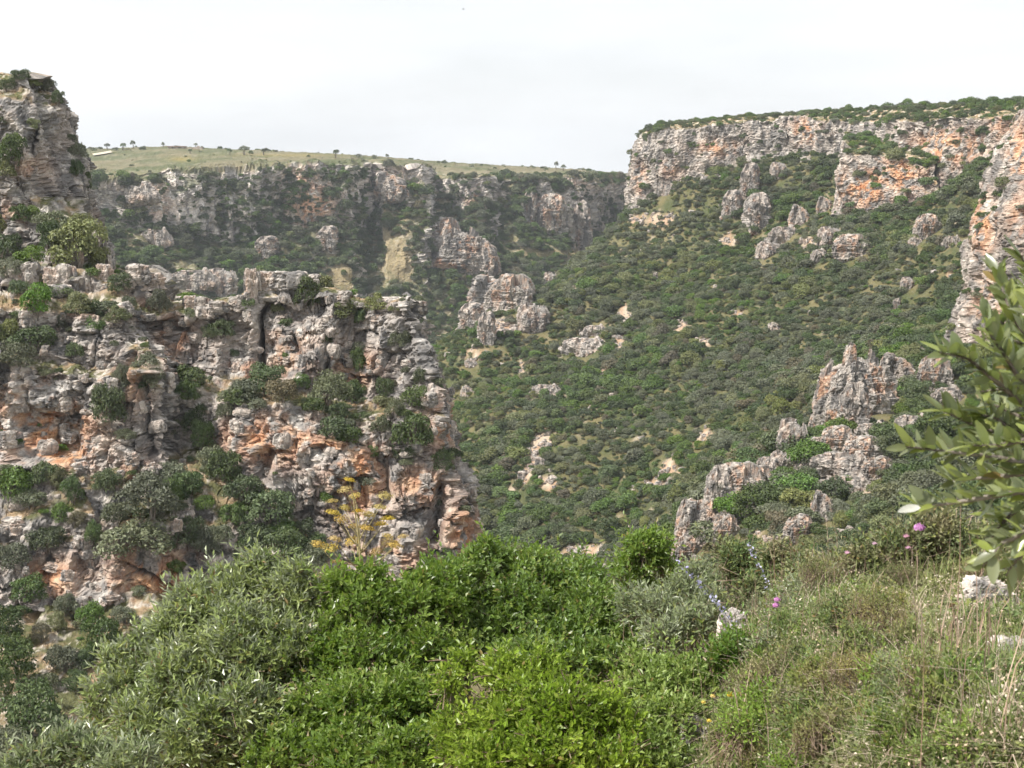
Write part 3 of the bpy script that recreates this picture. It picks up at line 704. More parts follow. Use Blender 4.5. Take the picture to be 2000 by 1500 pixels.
# ---- shrubs on the near cliff: column, row of the middle, width, height in the photograph, leaf kind
LEDGE = {
 'tower top': [(35, 152, 46, 24, 'dark'), (88, 168, 34, 26, 'grey'), (112, 196, 26, 30, 'dark'), (10, 170, 40, 24, 'dark'), (62, 162, 30, 18, 'olive')],
 'tower face': [(22, 300, 52, 84, 'dark'), (65, 245, 24, 24, 'olive'), (42, 415, 46, 50, 'dark'), (8, 330, 40, 50, 'olive'), (60, 420, 34, 30, 'bright'), (12, 235, 26, 34, 'dark'), (150, 292, 36, 46, 'grey'), (140, 268, 18, 20, 'grey'), (150, 330, 24, 40, 'dark'), (172, 360, 20, 40, 'dark'), (30, 270, 24, 26, 'grey')],
 'tower foot': [(140, 485, 120, 100, 'olive'), (105, 440, 70, 60, 'grey'), (150, 445, 60, 50, 'olive'), (10, 480, 66, 70, 'dark'), (55, 510, 56, 54, 'bright'), (95, 470, 50, 60, 'dark'), (190, 505, 44, 50, 'olive'), (20, 530, 50, 44, 'grey'), (0, 440, 50, 50, 'olive'), (175, 470, 40, 40, 'dark')],
 'upper ledge': [(70, 590, 62, 66, 'bright'), (35, 560, 40, 40, 'dark'), (148, 598, 52, 44, 'olive'), (230, 560, 56, 40, 'dark'), (182, 635, 50, 46, 'bright'), (225, 615, 50, 40, 'olive'), (124, 622, 38, 46, 'grey'), (64, 665, 84, 60, 'dark'), (30, 700, 66, 50, 'grey'), (146, 682, 38, 40, 'dark'), (15, 650, 40, 50, 'olive'), (250, 590, 34, 34, 'grey')],
 'cliff top': [(310, 590, 44, 56, 'grey'), (432, 640, 50, 52, 'dark'), (600, 582, 62, 66, 'dark'), (735, 592, 52, 46, 'olive'), (668, 606, 62, 46, 'olive'), (482, 600, 36, 36, 'dark'), (415, 650, 36, 40, 'grey'), (370, 610, 30, 26, 'grey'), (770, 600, 26, 20, 'olive'), (540, 600, 28, 26, 'olive'), (640, 660, 36, 44, 'dark'), (780, 660, 40, 44, 'grey'), (705, 620, 30, 40, 'dark')],
 'gully': [(285, 715, 66, 60, 'grey'), (215, 805, 74, 84, 'dark'), (236, 740, 34, 66, 'grey'), (300, 740, 36, 50, 'grey'), (362, 762, 52, 60, 'dark'), (384, 812, 62, 80, 'dark'), (420, 900, 60, 70, 'grey'), (200, 780, 40, 50, 'dark'), (350, 830, 36, 50, 'grey'), (245, 850, 36, 30, 'grey'), (400, 860, 60, 60, 'dark')],
 'middle ledge': [(472, 772, 66, 62, 'dark'), (522, 752, 84, 62, 'dark'), (554, 762, 66, 62, 'brown'), (590, 745, 38, 42, 'bright'), (640, 772, 84, 80, 'grey'), (690, 762, 50, 62, 'dark'), (700, 705, 32, 60, 'dark'), (755, 765, 44, 42, 'dark'), (812, 780, 54, 60, 'dark'), (802, 838, 84, 104, 'dark'), (680, 846, 54, 52, 'dark'), (745, 830, 44, 42, 'grey'), (790, 876, 64, 48, 'dark'), (730, 886, 26, 26, 'dark'), (862, 910, 50, 50, 'dark'), (440, 800, 40, 40, 'grey'), (610, 790, 50, 40, 'dark'), (660, 800, 50, 40, 'dark'), (500, 790, 40, 30, 'grey'), (770, 800, 40, 40, 'grey'), (820, 740, 24, 40, 'grey')],
 'lower terrace': [(22, 940, 84, 80, 'bright'), (90, 922, 62, 60, 'dark'), (142, 962, 44, 60, 'bright'), (120, 1000, 44, 52, 'bright'), (208, 936, 56, 60, 'dark'), (290, 980, 116, 100, 'grey'), (330, 922, 74, 60, 'grey'), (370, 952, 62, 52, 'dark'), (400, 982, 42, 40, 'bright'), (440, 922, 74, 70, 'dark'), (258, 1046, 140, 86, 'grey'), (180, 1050, 34, 60, 'bright'), (90, 1050, 80, 60, 'dark'), (20, 1082, 70, 70, 'grey'), (360, 1032, 74, 80, 'dark'), (402, 1062, 62, 60, 'grey'), (472, 952, 84, 70, 'dark'), (530, 1002, 104, 72, 'dark'), (500, 1042, 84, 62, 'dark'), (560, 1062, 92, 72, 'dark'), (612, 1092, 84, 62, 'grey'), (455, 1000, 60, 60, 'dark'), (60, 980, 60, 40, 'grey'), (110, 940, 40, 50, 'olive'), (230, 1000, 60, 60, 'grey'), (320, 1060, 50, 50, 'dark'), (550, 1040, 50, 40, 'bright'), (590, 1040, 50, 40, 'dark'), (330, 970, 60, 60, 'dark'), (480, 1080, 60, 50, 'dark'), (430, 1040, 50, 50, 'grey'), (150, 1020, 36, 36, 'brown')],
 'cliff foot': [(52, 1160, 74, 54, 'dark'), (130, 1182, 50, 54, 'grey'), (182, 1212, 62, 66, 'bright'), (200, 1252, 84, 74, 'dark'), (20, 1232, 64, 84, 'dark'), (32, 1300, 94, 100, 'dark'), (122, 1285, 70, 70, 'grey'), (62, 1382, 124, 116, 'dark'), (150, 1330, 50, 50, 'dark'), (20, 1452, 90, 80, 'grey'), (102, 1432, 84, 64, 'dark'), (240, 1200, 50, 44, 'grey'), (0, 1350, 60, 80, 'dark'), (80, 1240, 40, 40, 'brown'), (230, 1290, 70, 60, 'dark'), (290, 1230, 50, 50, 'grey'), (40, 1480, 90, 60, 'dark'), (330, 1180, 40, 40, 'grey'), (110, 1220, 40, 40, 'olive'), (160, 1290, 44, 44, 'dark'), (85, 1330, 60, 50, 'grey')],
}
WORDS = {'dark': 'dark green', 'grey': 'grey green', 'bright': 'bright green', 'olive': 'yellowish green', 'brown': 'brownish'}
WHERE = {'tower top': 'on the tower top', 'tower face': 'on the steep tower face', 'tower foot': 'at the tower foot', 'upper ledge': 'on the upper ledges', 'cliff top': 'on the near cliff rim', 'gully': 'in the near cliff gully',
         'middle ledge': 'on the middle cliff ledge', 'lower terrace': 'on the lower cliff terrace', 'cliff foot': 'below the near cliff'}
def size_word(w):
    return 'large' if w >= 80 else ('small' if w < 45 else 'rounded')
rngL = random.Random(5)
ledge_pts = []; NAMED = []
for where, lst in LEDGE.items():
    for (px, py, w, h, k) in lst:
        loc = None
        for q in (.42, .2, 0, .7):
            loc, nor, ob = cast(px, py + h * q)
            if loc is not None and ob is not None and ob.name in ('near_cliff', 'tower_cliff'): break
            loc = None
        if loc is None: continue
        d = loc.y; wm = w * 1.12 * d / F; hm = h * 1.1 * d / F
        base = Vector((loc.x, loc.y, loc.z)) + Vector((0, .12 * wm, -.06 * hm))
        treeish = where == 'tower foot' and w > 100
        t = empty('olive_tree' if treeish else 'shrub', base, rngL.uniform(0, 6.28), (wm / 2, wm / 2, max(hm / 1.35, wm * .33)))
        ledge_pts.append(base)
        wrd = f"{size_word(w)} {WORDS[k]} shrub {WHERE[where]}"
        if treeish: wrd = 'broad pale olive tree with dark trunk at the foot of the rock tower'
        tag(t, wrd, 'tree' if treeish else 'shrub', f'{WORDS[k]} shrubs {WHERE[where]}')
        NAMED.append((t, px, py))
        j = rngL.randrange(3)
        obj('crown', NEARB[k][j], t)
        obj('trunk' if treeish else 'stems', TRUNK if treeish else STEMS[j], t)

# ---- loose blocks, pinnacles and outcrops: column, row of the foot, width, height in the photograph, what it is
RV = {}
def rock_variant(i, w, dp, h, **kw):
    RV[i] = (rock_mesh('outcrop', w, dp, h, seed=20 + i, **kw), w, h)
rock_variant(0, 10, 8, 12, n=44, s=.8, taper=.22, stain=.2, jag=.42, p=4)
rock_variant(1, 14, 8, 9, n=44, s=.8, taper=.18, stain=.2, jag=.5, p=4)
rock_variant(2, 6, 6, 14, n=40, s=.7, taper=.2, stain=.15, jag=.25, p=4)
rock_variant(3, 16, 9, 6, n=40, s=.75, taper=.15, stain=.1, jag=.6, p=4)
rock_variant(4, 10, 9, 8, n=38, s=.7, taper=.12, stain=.1, jag=.35, p=4.5)
rock_variant(5, 20, 12, 20, n=68, s=1.0, taper=.32, stain=.25, lean=-.08, jag=.42, p=3.6)
rock_variant(6, 9, 6, 4, n=30, s=.5, taper=.2, stain=.1, jag=.4)
SMALL = [rock_mesh('rock', 2, 1.5, 1.2, n=16, s=.35, seed=60 + i, taper=.2, stain=.1, p=6, tint=1.0) for i in range(5)]
SLAB = [rock_mesh('slab', 3, 2, .8, n=18, s=.35, seed=70 + i, taper=.05, stain=.05, p=5, tint=1.2) for i in range(3)]
OUT = [  # hillside and far outcrops
 (960, 612, 110, 84, 0, 'pale outcrop crowning the ridge spur in the middle of the valley'),
 (1005, 600, 90, 70, 1, 'knobbly shoulder of the pale ridge outcrop, on its uphill side'),
 (1040, 640, 60, 50, 4, 'squat block below the ridge outcrop on the valley spur'),
 (920, 640, 44, 50, 2, 'narrow fin at the valley end of the ridge outcrop'),
 (950, 670, 34, 64, 2, 'thin rock fin standing below the pale ridge outcrop'),
 (1075, 560, 30, 30, 4, 'small pale knob uphill of the ridge outcrop'),
 (1140, 690, 90, 36, 3, 'low grey ledge of rock in the middle of the scrubby hillside'),
 (1160, 655, 50, 24, 3, 'short grey ledge above the low rock ledge on the hillside'),
 (1065, 775, 50, 24, 3, 'small pale ledge beside bare earth on the hillside'),
 (912, 775, 22, 20, 6, 'lone pale boulder on the slope beside the near cliff'),
 (920, 715, 26, 16, 6, 'pale boulder in scrub just above the near cliff corner'),
 (1465, 380, 34, 62, 2, 'freestanding pale rock pillar below the cap cliff'),
 (1520, 345, 30, 30, 4, 'small rock knob under the middle of the cap cliff'),
 (1480, 445, 46, 70, 2, 'grey rock stack below the freestanding pillar'),
 (1430, 420, 34, 50, 2, 'leaning rock fin beside the grey rock stack'),
 (1560, 440, 40, 46, 0, 'pointed rock at the end of a broken rib under the cap cliff'),
 (1530, 475, 66, 40, 3, 'sloping pale rock slab below the pointed rock'),
 (1500, 500, 40, 30, 4, 'grey block at the lower end of the broken rib'),
 (1620, 475, 42, 34, 4, 'round grey boulder between bare earth and a larger outcrop'),
 (1670, 500, 80, 46, 1, 'broad grey outcrop amid scrub below the buttress'),
 (1600, 510, 40, 28, 3, 'low grey rocks below the round boulder'),
 (1610, 410, 30, 30, 0, 'small rock tooth beside the buttress foot'),
 (1815, 460, 56, 46, 1, 'grey crag in scrub below the orange cap face'),
 (1790, 480, 30, 20, 6, 'small rock at the foot of the grey crag'),
 (1860, 480, 34, 24, 3, 'broken pale ledge uphill of the right cliff'),
 (1775, 562, 30, 22, 4, 'lone white rock on the scrub slope near the right cliff'),
 (1752, 600, 14, 18, 2, 'tiny white rock tooth under the lone white rock'),
 (1515, 645, 30, 16, 6, 'isolated pale ledge high on the wooded slope'),
 (1300, 380, 40, 24, 3, 'pale rubble ledge below the nose of the cap cliff'),
 (1280, 545, 10, 14, 2, 'tiny white boulder on the ridge slope'),
 (1690, 815, 130, 145, 5, 'big craggy rock tower on the near spur'),
 (1750, 770, 70, 76, 0, 'shoulder of the big craggy rock tower'),
 (1668, 850, 46, 90, 2, 'rock pillar at the front of the big craggy tower'),
 (1635, 815, 46, 70, 2, 'rock fin at the valley side of the big craggy tower'),
 (1548, 886, 50, 60, 4, 'square rock stack on the crest of the near spur'),
 (1590, 888, 50, 28, 3, 'low rock wall beside the square stack'),
 (1525, 915, 34, 30, 4, 'rock step leading down from the square stack'),
 (1505, 940, 26, 40, 2, 'broken rock post below the square stack'),
 (1450, 980, 90, 70, 1, 'broad crag on the spur crest below the rock steps'),
 (1405, 1010, 44, 90, 2, 'tall fin of the lower spur crag'),
 (1365, 1070, 80, 90, 0, 'lowest crag of the near spur with rusty stains'),
 (1340, 1075, 34, 90, 2, 'thin tower at the valley end of the lowest crag'),
 (1420, 1060, 50, 50, 1, 'rubbly shoulder of the lowest spur crag'),
 (1480, 1005, 50, 30, 3, 'rubble bank under the broad crag'),
 (1640, 930, 110, 46, 3, 'long pale rock ledge in front of the big craggy tower'),
 (1690, 900, 70, 44, 1, 'upper tier of the long pale rock ledge'),
 (1700, 860, 60, 34, 3, 'flat pale rocks at the foot of the big tower pillar'),
 (1610, 960, 40, 24, 3, 'pale rock step below the long ledge'),
 (1590, 990, 60, 24, 3, 'tilted pale slab lower down the spur slope'),
 (1605, 1020, 40, 60, 0, 'pointed grey rock near the spur foot'),
 (1565, 1050, 60, 40, 1, 'blocky grey rock beside the pointed rock at the spur foot'),
 (1780, 850, 60, 40, 3, 'pale ledge half hidden by scrub uphill of the long ledge'),
 (1830, 760, 60, 60, 1, 'grey crag between the big tower and the right cliff'),
 (1850, 790, 60, 34, 3, 'pale ledge below the grey crag by the right cliff'),
 (1790, 900, 50, 24, 3, 'low rock row on the spur slope behind olive leaves'),
 (1385, 1050, 60, 70, 1, 'rusty rubble bank joining the lowest crag to its tall fin'),
 (1432, 1000, 60, 50, 0, 'jagged tooth between the tall fin and the broad crag'),
 (1482, 955, 60, 40, 1, 'broken crest rock above the broad crag'),
 (1600, 892, 60, 40, 3, 'rock rubble between the square stack and the big tower'),
 (1640, 880, 60, 44, 1, 'broken rocks under the rock fin of the big tower'),
 (1580, 930, 60, 30, 3, 'flat rocks on the spur below the square stack'),
 (1660, 960, 70, 30, 3, 'row of pale rocks under the long ledge'),
 (1720, 930, 60, 34, 1, 'pale knob at the uphill end of the long ledge'),
 (1500, 925, 50, 34, 3, 'low rock link between the broken post and the crest rock'),
 (1610, 850, 50, 44, 1, 'broken rock at the valley foot of the rock fin'),
 (1425, 1035, 56, 40, 3, 'rubble step under the jagged tooth'),
 (1545, 915, 50, 30, 3, 'flat rock under the square stack'),
 (1345, 1100, 60, 50, 1, 'rubble apron under the lowest crag'),
 (905, 520, 130, 100, 5, 'large grey bluff on the far valley side below the cliff line'),
 (870, 480, 70, 60, 1, 'shaded upper end of the large grey bluff'),
 (945, 525, 50, 70, 0, 'pale corner of the large grey bluff'),
 (430, 572, 60, 50, 4, 'square grey rock block behind the near cliff rim'),
 (370, 560, 90, 40, 3, 'broken wall of rock leading to the square grey block'),
 (1080, 440, 80, 66, 1, 'grey crag standing under the far cliff line'),
 (1130, 480, 46, 90, 2, 'tall pale pinnacle below the far cliff line'),
 (1035, 420, 26, 50, 2, 'slim pinnacle beside the far grey crag'),
 (1165, 460, 40, 30, 3, 'pale rubble beside the tall far pinnacle'),
 (300, 480, 60, 40, 3, 'sloping rock rib on the far hillside beside the tower'),
 (255, 390, 90, 40, 3, 'pale broken rocks on the far rim beside the tower'),
 (640, 480, 36, 40, 2, 'small rock rib on the far talus'),
 (520, 500, 40, 40, 2, 'thin rock rib on the far talus below the cliffs'),
 (760, 380, 60, 50, 0, 'pale buttress of the far cliff line beside a green gully'),
]
PLACED = []
for (px, py, w, h, v, lab) in OUT:
    loc, nor, ob = cast(px, py)
    if loc is None or ob.name in ('near_cliff', 'tower_cliff'):
        print('outcrop miss', px, py, ob and ob.name); continue
    me_, ww, hh = RV[v]
    k = loc.y / F
    o = obj('rock_outcrop', me_, None, loc + Vector((0, .2 * w * k, -.05 * h * k)), 0)
    zf = 1.18 if py > 750 else .98
    o.scale = (zf * w * k / ww, 1.05 * w * k / ww, zf * 1.04 * h * k / hh); o.rotation_euler = (0, 0, random.uniform(-.5, .5))
    tag(o, lab, 'rock', 'rock outcrops on the valley sides'); PLACED.append((px, py - h / 2, loc.y, lab, w, h))

# rocks that can be told apart on the near cliff: ledge edges, rim slabs and blocks
slabs = [(760, 596, 40, 12), (818, 584, 26, 16), (660, 590, 40, 18), (735, 625, 22, 10), (640, 628, 20, 10), (500, 555, 16, 40), (520, 560, 50, 26), (560, 556, 60, 22), (600, 560, 40, 20), (490, 580, 26, 50),
         (395, 606, 26, 22), (405, 615, 40, 16), (290, 560, 46, 24), (270, 545, 40, 24), (240, 556, 40, 18), (370, 600, 26, 20), (425, 605, 30, 14), (460, 600, 24, 20), (200, 545, 30, 26), (110, 575, 40, 16), (40, 560, 50, 40), (100, 560, 36, 34), (130, 560, 36, 36), (160, 565, 30, 30),
         (150, 520, 20, 30), (195, 500, 24, 40), (205, 520, 20, 30), (700, 610, 24, 14), (845, 605, 20, 30)]
for i, (px, py, w, h) in enumerate(slabs):
    loc, nor, ob = cast(px, py)
    if loc is None or ob.name not in ('near_cliff', 'tower_cliff'):
        loc, nor, ob = cast(px, py + 22)
        if loc is None or ob.name not in ('near_cliff', 'tower_cliff'): continue
    k = loc.y / F; flat = h < .45 * w
    o = obj('slab' if flat else 'block', (SLAB if flat else SMALL)[i % 3], ob, loc + Vector((0, .3 * w * k, -.1 * h * k)), random.uniform(-.4, .4))
    o.scale = (w * k / (3 if flat else 2) * 1.15, w * k / 2 * 1.0, h * k / (.8 if flat else 1.2) * 1.2)
# further stones proud of the face, seated where the face is steep
rr = np.random.default_rng(77)
cnt = 0
for i in range(900):
    if cnt >= 260: break
    px, py = rr.uniform(0, 925), rr.uniform(560, 1190)
    loc, nor, ob = cast(px, py)
    if loc is None or ob.name != 'near_cliff' or nor.z > .7: continue
    sz = rr.uniform(.22, .70) * (1.0 if rr.random() < .85 else 1.5)
    o = obj('block', SMALL[i % 5], ob, loc - nor * .25 * sz - Vector((0, 0, .3 * sz)))
    o.rotation_euler = (rr.uniform(-.25, .25), rr.uniform(-.25, .25), math.atan2(nor.y, nor.x) + 1.57 + rr.uniform(-.4, .4))
    o.scale = (sz * rr.uniform(.6, 1.2), sz * rr.uniform(.6, 1), sz * rr.uniform(.5, 1.3)); cnt += 1
print('rocks', round(time.time() - T0, 1))
bpy.context.view_layer.update(); DG = bpy.context.evaluated_depsgraph_get()

# ---- scrub: scattered over the hillside, the talus and the plateau edges
pts = []     # x, y, z, radius, kind
def add_scrub(P, rad, kinds, hgt=None):
    for p, r, k in zip(P, rad, kinds): pts.append((p[0], p[1], p[2], r, k))
def pick_kinds(P, rng, seed, w=(.43, .27, .12, .15, .03)):
    base = np.array(w); n = len(P)
    z = fbm(P * np.array([.035, .035, .0]) + seed, 3, seed); z2 = fbm(P * np.array([.035, .035, 0]) + seed + 50, 3, seed + 3)
    W_ = np.tile(base, (n, 1)); W_[:, 1] *= np.exp(1.6 * z); W_[:, 2] *= np.exp(-2.0 * z); W_[:, 3] *= np.exp(1.8 * z2)
    W_ /= W_.sum(1, keepdims=True); c = np.cumsum(W_, 1); return (rng.random((n, 1)) > c).sum(1)
rs_ = np.random.default_rng(31)
gxs = np.arange(-40, 175, 1.45); gys = np.arange(112, 520, 1.45)
AX, AY = np.meshgrid(gxs, gys, indexing='ij'); Q = np.stack([AX.ravel(), AY.ravel()], 1) + rs_.uniform(-.9, .9, (AX.size, 2))
ix = (Q[:, 0] - hx[0]) / (hx[1] - hx[0]); iy = np.log(Q[:, 1] / 62) / math.log(640 / 62.) * (len(hy) - 1)
Zg = Z.reshape(len(hx), len(hy)); Bg = bare.reshape(len(hx), len(hy))
i0 = ix.astype(int); j0 = iy.astype(int); fx = ix - i0; fy = iy - j0
def bil(A): return A[i0, j0] * (1 - fx) * (1 - fy) + A[i0 + 1, j0] * fx * (1 - fy) + A[i0, j0 + 1] * (1 - fx) * fy + A[i0 + 1, j0 + 1] * fx * fy
zq = bil(Zg); bq = bil(Bg); P = np.stack([Q[:, 0], Q[:, 1], zq], 1)
px, py, dd = project(P)
gap = fbm(P * np.array([.11, .11, 0]), 3, 140)
keep = (px > -60) & (px < 2100) & (py < 1250) & (bq < .45 + .5 * (rs_.random(len(P)) < .12)) & (gap < .95) & (rs_.random(len(P)) < .93)
P = P[keep]; r = (rs_.gamma(3.2, .36, len(P)) * np.exp(.6 * np.maximum(-.15, fbm(P * np.array([.05, .05, 0]) + 5, 3, 145)))).clip(.6, 3.3)
add_scrub(P - np.array([0, 0, .15]), r, pick_kinds(P, rs_, 150))
sq_ = rs_.uniform(0, 1, (60000, 2)); SX = -40 + 215 * sq_[:, 0]; SY = 112 + 400 * sq_[:, 1]
ix = (SX - hx[0]) / (hx[1] - hx[0]); iy = np.log(SY / 62) / math.log(640 / 62.) * (len(hy) - 1); i0 = ix.astype(int); j0 = iy.astype(int); fx = ix - i0; fy = iy - j0
SP = np.stack([SX, SY, bil(Zg)], 1); sb = bil(Bg); ok_ = (sb > .25) | (rs_.random(len(SP)) < .02); SP = SP[ok_]
def sheet_scatter(G, NZ, spacing, nzmin, rad, seed, wts, cond=None, sink=.2):
    rng = np.random.default_rng(seed)
    a = G[:-1, :-1]; e1 = G[1:, :-1] - a; e2 = G[:-1, 1:] - a
    ar = np.linalg.norm(np.cross(e1, e2), axis=-1).ravel()
    ok = (NZ[:-1, :-1].ravel() > nzmin) ; pr = ar * ok; n = int(pr.sum() / spacing ** 2); pr = pr / pr.sum()
    c = rng.choice(len(pr), n, p=pr); u = rng.random((n, 2))
    P = a.reshape(-1, 3)[c] + e1.reshape(-1, 3)[c] * u[:, :1] + e2.reshape(-1, 3)[c] * u[:, 1:]
    px, py, dd = project(P)
    k = (px > -60) & (px < 2080) & (dd > 10)
    if cond is not None: k &= cond(px, py, P, rng)
    P = P[k]; r = rng.gamma(5, rad / 5, len(P)).clip(rad * .4, rad * 2.2)
    add_scrub(P - np.array([0, 0, sink]) * r[:, None], r, pick_kinds(P, rng, seed, wts))
def far_cond(px, py, P, rng):
    k = rng.random(len(px)) < np.where(py < 345, .0, 1.0)
    gp = fbm(P * np.array([.02, .02, .02]), 3, 160)
    k &= gp < .95
    for (mx, my, rx, ry) in MEADOW: k &= ((((px - mx) / rx) ** 2 + ((py - my) / ry) ** 2) + .5 * fbm(P * .05, 2, 166) > .8) | (rng.random(len(px)) < .10)
    return k
sheet_scatter(GF_, 1 - NF_, 2.5, .5, 2.3, 161, (.55, .22, .13, .07, .03), far_cond)
sheet_scatter(GF_, NF_, 5.0, .5, 1.8, 162, (.6, .3, .05, .05, .0), lambda px, py, P, rng: (py > 318) & (rng.random(len(px)) < .8), .5)
sheet_scatter(GF_, NF_, 3.0, .5, 2.0, 362, (.6, .25, .1, .05, .0), lambda px, py, P, rng: (py > 318) & (fbm(P * np.array([.03, .03, .02]), 2, 363) > .25), .5)
sheet_scatter(GF_, NZF_, 30, .6, 1.2, 163, (.45, .25, .15, .12, .03), lambda px, py, P, rng: (py < 350) & (P[:, 1] < 1300))
sheet_scatter(GC_, NZC_, 2.6, .55, 1.0, 164, (.40, .18, .27, .15, .0), lambda px, py, P, rng: (P[:, 1] < 620) & (py < 262))
sheet_scatter(GC_, NZC_, 2.4, .55, 1.5, 264, (.40, .18, .27, .15, .0), lambda px, py, P, rng: (P[:, 1] < 620) & (py > 300))
sheet_scatter(GC_, NZC_, 9, .55, 1.9, 265, (.6, .2, .2, .0, .0), lambda px, py, P, rng: (P[:, 1] < 560) & (py < 262) & (px > 1600))
sheet_scatter(GC_, NZC_, 4.6, .0, 1.2, 165, (.5, .2, .2, .1, .0), lambda px, py, P, rng: (P[:, 1] < 620) & (rng.random(len(px)) < .5 + .5 * (px > 1640)), .5)
sheet_scatter(GB_, NZB_, 2.6, .5, 1.4, 166, (.4, .2, .25, .15, .0))
sheet_scatter(GR_, NZR_, 5.0, .0, .9, 167, (.5, .2, .2, .1, .0), lambda px, py, P, rng: P[:, 1] < 330, .5)
sheet_scatter(GN_, NZ_, 3.2, .62, .8, 168, (.45, .25, .15, .12, .03), lambda px, py, P, rng: (py > 500))
sheet_scatter(GN_, NZ_, 5.0, .1, .45, 169, (.45, .25, .1, .1, .1), lambda px, py, P, rng: (py > 500), .3)
A = np.array([p[:4] for p in pts]); KD = np.array([p[4] for p in pts])
px, py, dd = project(A[:, :3]); bury = np.zeros(len(A), bool)
for (ox, oy, od, _l, ow, oh) in PLACED:
    bury |= (np.abs(px - ox) < .5 * ow) & (py > oy) & (py < oy + oh * .5 + 26) & (A[:, 1] < od + 2) & (A[:, 1] > od - 9)
bury &= rs_.random(len(A)) < .8
A = A[~bury]; KD = KD[~bury]
# the individuals: the 300 shrubs of the hillside that show largest
px, py, dd = project(A[:, :3]); app = A[:, 3] / dd
hs_ = (A[:, 1] > 112) & (px > 0) & (px < 2000) & (py > 200) & (py < 1090) & ~((px < 940) & (A[:, 1] < 160))
order = np.argsort(-app * hs_); ind = []
for i in order:
    if len(ind) >= 165 or not hs_[i]: break
    p = A[i, :3] + np.array([0, 0, A[i, 3] * .9])
    if px[i] > 1300 and py[i] > 1060: continue
    if seen(p): ind.append(i)
ind = np.array(ind)
for i in ind:
    k = KINDS_[KD[i]]; r = A[i, 3]
    o = obj('shrub', NEARB[k][i % 3] if app[i] > .006 else FARB[k][i % 3], None, A[i, :3], rs_.uniform(0, 6.28), (r, r, r * rs_.uniform(.75, 1.1)))
    near = min(PLACED, key=lambda q: (q[0] - px[i]) ** 2 + (q[1] - py[i]) ** 2 + (3 * (q[2] - A[i, 1])) ** 2)
    short = ' '.join(near[3].split()[:4])
    for w_ in (' with', ' at', ' in', ' on', ' of', ' below', ' beside', ' leading', ' half', ' standing', ' amid', ' and', ' the', ' under', ' between', ' crowning', ' above', ' uphill', ' lower'):
        while short.endswith(w_): short = short[:-len(w_)]
    side = 'below' if py[i] > near[1] + 25 else ('above' if py[i] < near[1] - 25 else 'beside')
    tag(o, f"{WORDS[k]} shrub {side} the {short}", 'shrub', f"{WORDS[k]} shrubs in the hillside scrub"); NAMED.append((o, px[i], py[i]))
# look-alikes: tell them apart by their order along the slope
ORD = ['first', 'second', 'third', 'fourth', 'fifth', 'sixth', 'seventh', 'eighth', 'ninth', 'tenth', 'eleventh', 'twelfth', 'thirteenth', 'fourteenth', 'fifteenth', 'sixteenth', 'seventeenth', 'eighteenth', 'nineteenth', 'twentieth'] + ['twenty-' + w_ for w_ in ('first', 'second', 'third', 'fourth', 'fifth', 'sixth', 'seventh', 'eighth', 'ninth')] + ['thirtieth'] + ['thirty-' + w_ for w_ in ('first', 'second', 'third', 'fourth', 'fifth', 'sixth', 'seventh', 'eighth', 'ninth')]
byl = {}
for q in NAMED: byl.setdefault(q[0]['label'], []).append(q)
for lab, L_ in byl.items():
    if 1 < len(L_) <= 39:
        L_.sort(key=lambda q: q[1])
        for i, q in enumerate(L_): q[0]['label'] = f"{lab}, {ORD[i]} from the left"
rest = np.ones(len(A), bool); rest[ind] = False
A = A[rest]; KD = KD[rest]
print('scrub', len(A), 'individual', len(ind))
protos = []
pc = bpy.data.collections.new('scrub_shapes')
for k in KINDS_:
    for j in range(3):
        o = bpy.data.objects.new('scrub_shape', FARB[k][j]); protos.append(o)
def scatter_stuff(name, A, idx, rot, scl, protos):
    me = bpy.data.meshes.new(name); me.vertices.add(len(A)); me.vertices.foreach_set('co', np.asarray(A[:, :3], np.float32).ravel())
    a = me.attributes.new('pick', 'INT', 'POINT'); a.data.foreach_set('value', np.asarray(idx, np.int32))
    a = me.attributes.new('turn', 'FLOAT_VECTOR', 'POINT'); a.data.foreach_set('vector', np.asarray(rot, np.float32).ravel())
    a = me.attributes.new('size', 'FLOAT_VECTOR', 'POINT'); a.data.foreach_set('vector', np.asarray(scl, np.float32).ravel())
    o = obj(name, me)
    g = bpy.data.node_groups.new(name, 'GeometryNodeTree')
    g.interface.new_socket('Geometry', in_out='INPUT', socket_type='NodeSocketGeometry'); g.interface.new_socket('Geometry', in_out='OUTPUT', socket_type='NodeSocketGeometry')
    N_ = g.nodes.new; gi = N_('NodeGroupInput'); go = N_('NodeGroupOutput'); ip = N_('GeometryNodeInstanceOnPoints'); jn = N_('GeometryNodeJoinGeometry')
    for p in reversed(protos):
        oi = N_('GeometryNodeObjectInfo'); oi.inputs['Object'].default_value = p; oi.inputs['As Instance'].default_value = True
        g.links.new(oi.outputs['Geometry'], jn.inputs[0])
    def at_(nm, ty):
        q = N_('GeometryNodeInputNamedAttribute'); q.data_type = ty; q.inputs['Name'].default_value = nm; return q.outputs['Attribute']
    g.links.new(gi.outputs[0], ip.inputs['Points']); g.links.new(jn.outputs[0], ip.inputs['Instance']); ip.inputs['Pick Instance'].default_value = True
    g.links.new(at_('pick', 'INT'), ip.inputs['Instance Index'])
    g.links.new(at_('turn', 'FLOAT_VECTOR'), ip.inputs['Rotation']); g.links.new(at_('size', 'FLOAT_VECTOR'), ip.inputs['Scale'])
    g.links.new(ip.outputs[0], go.inputs[0])
    md = o.modifiers.new('scatter', 'NODES'); md.node_group = g
    return o
n_ = len(A); rot = np.zeros((n_, 3)); rot[:, 2] = rs_.uniform(0, 6.28, n_)
scl = np.stack([A[:, 3], A[:, 3], A[:, 3] * rs_.uniform(.7, 1.1, n_)], 1)
o = scatter_stuff('scrub', A, KD * 3 + rs_.integers(0, 3, n_), rot, scl, protos)
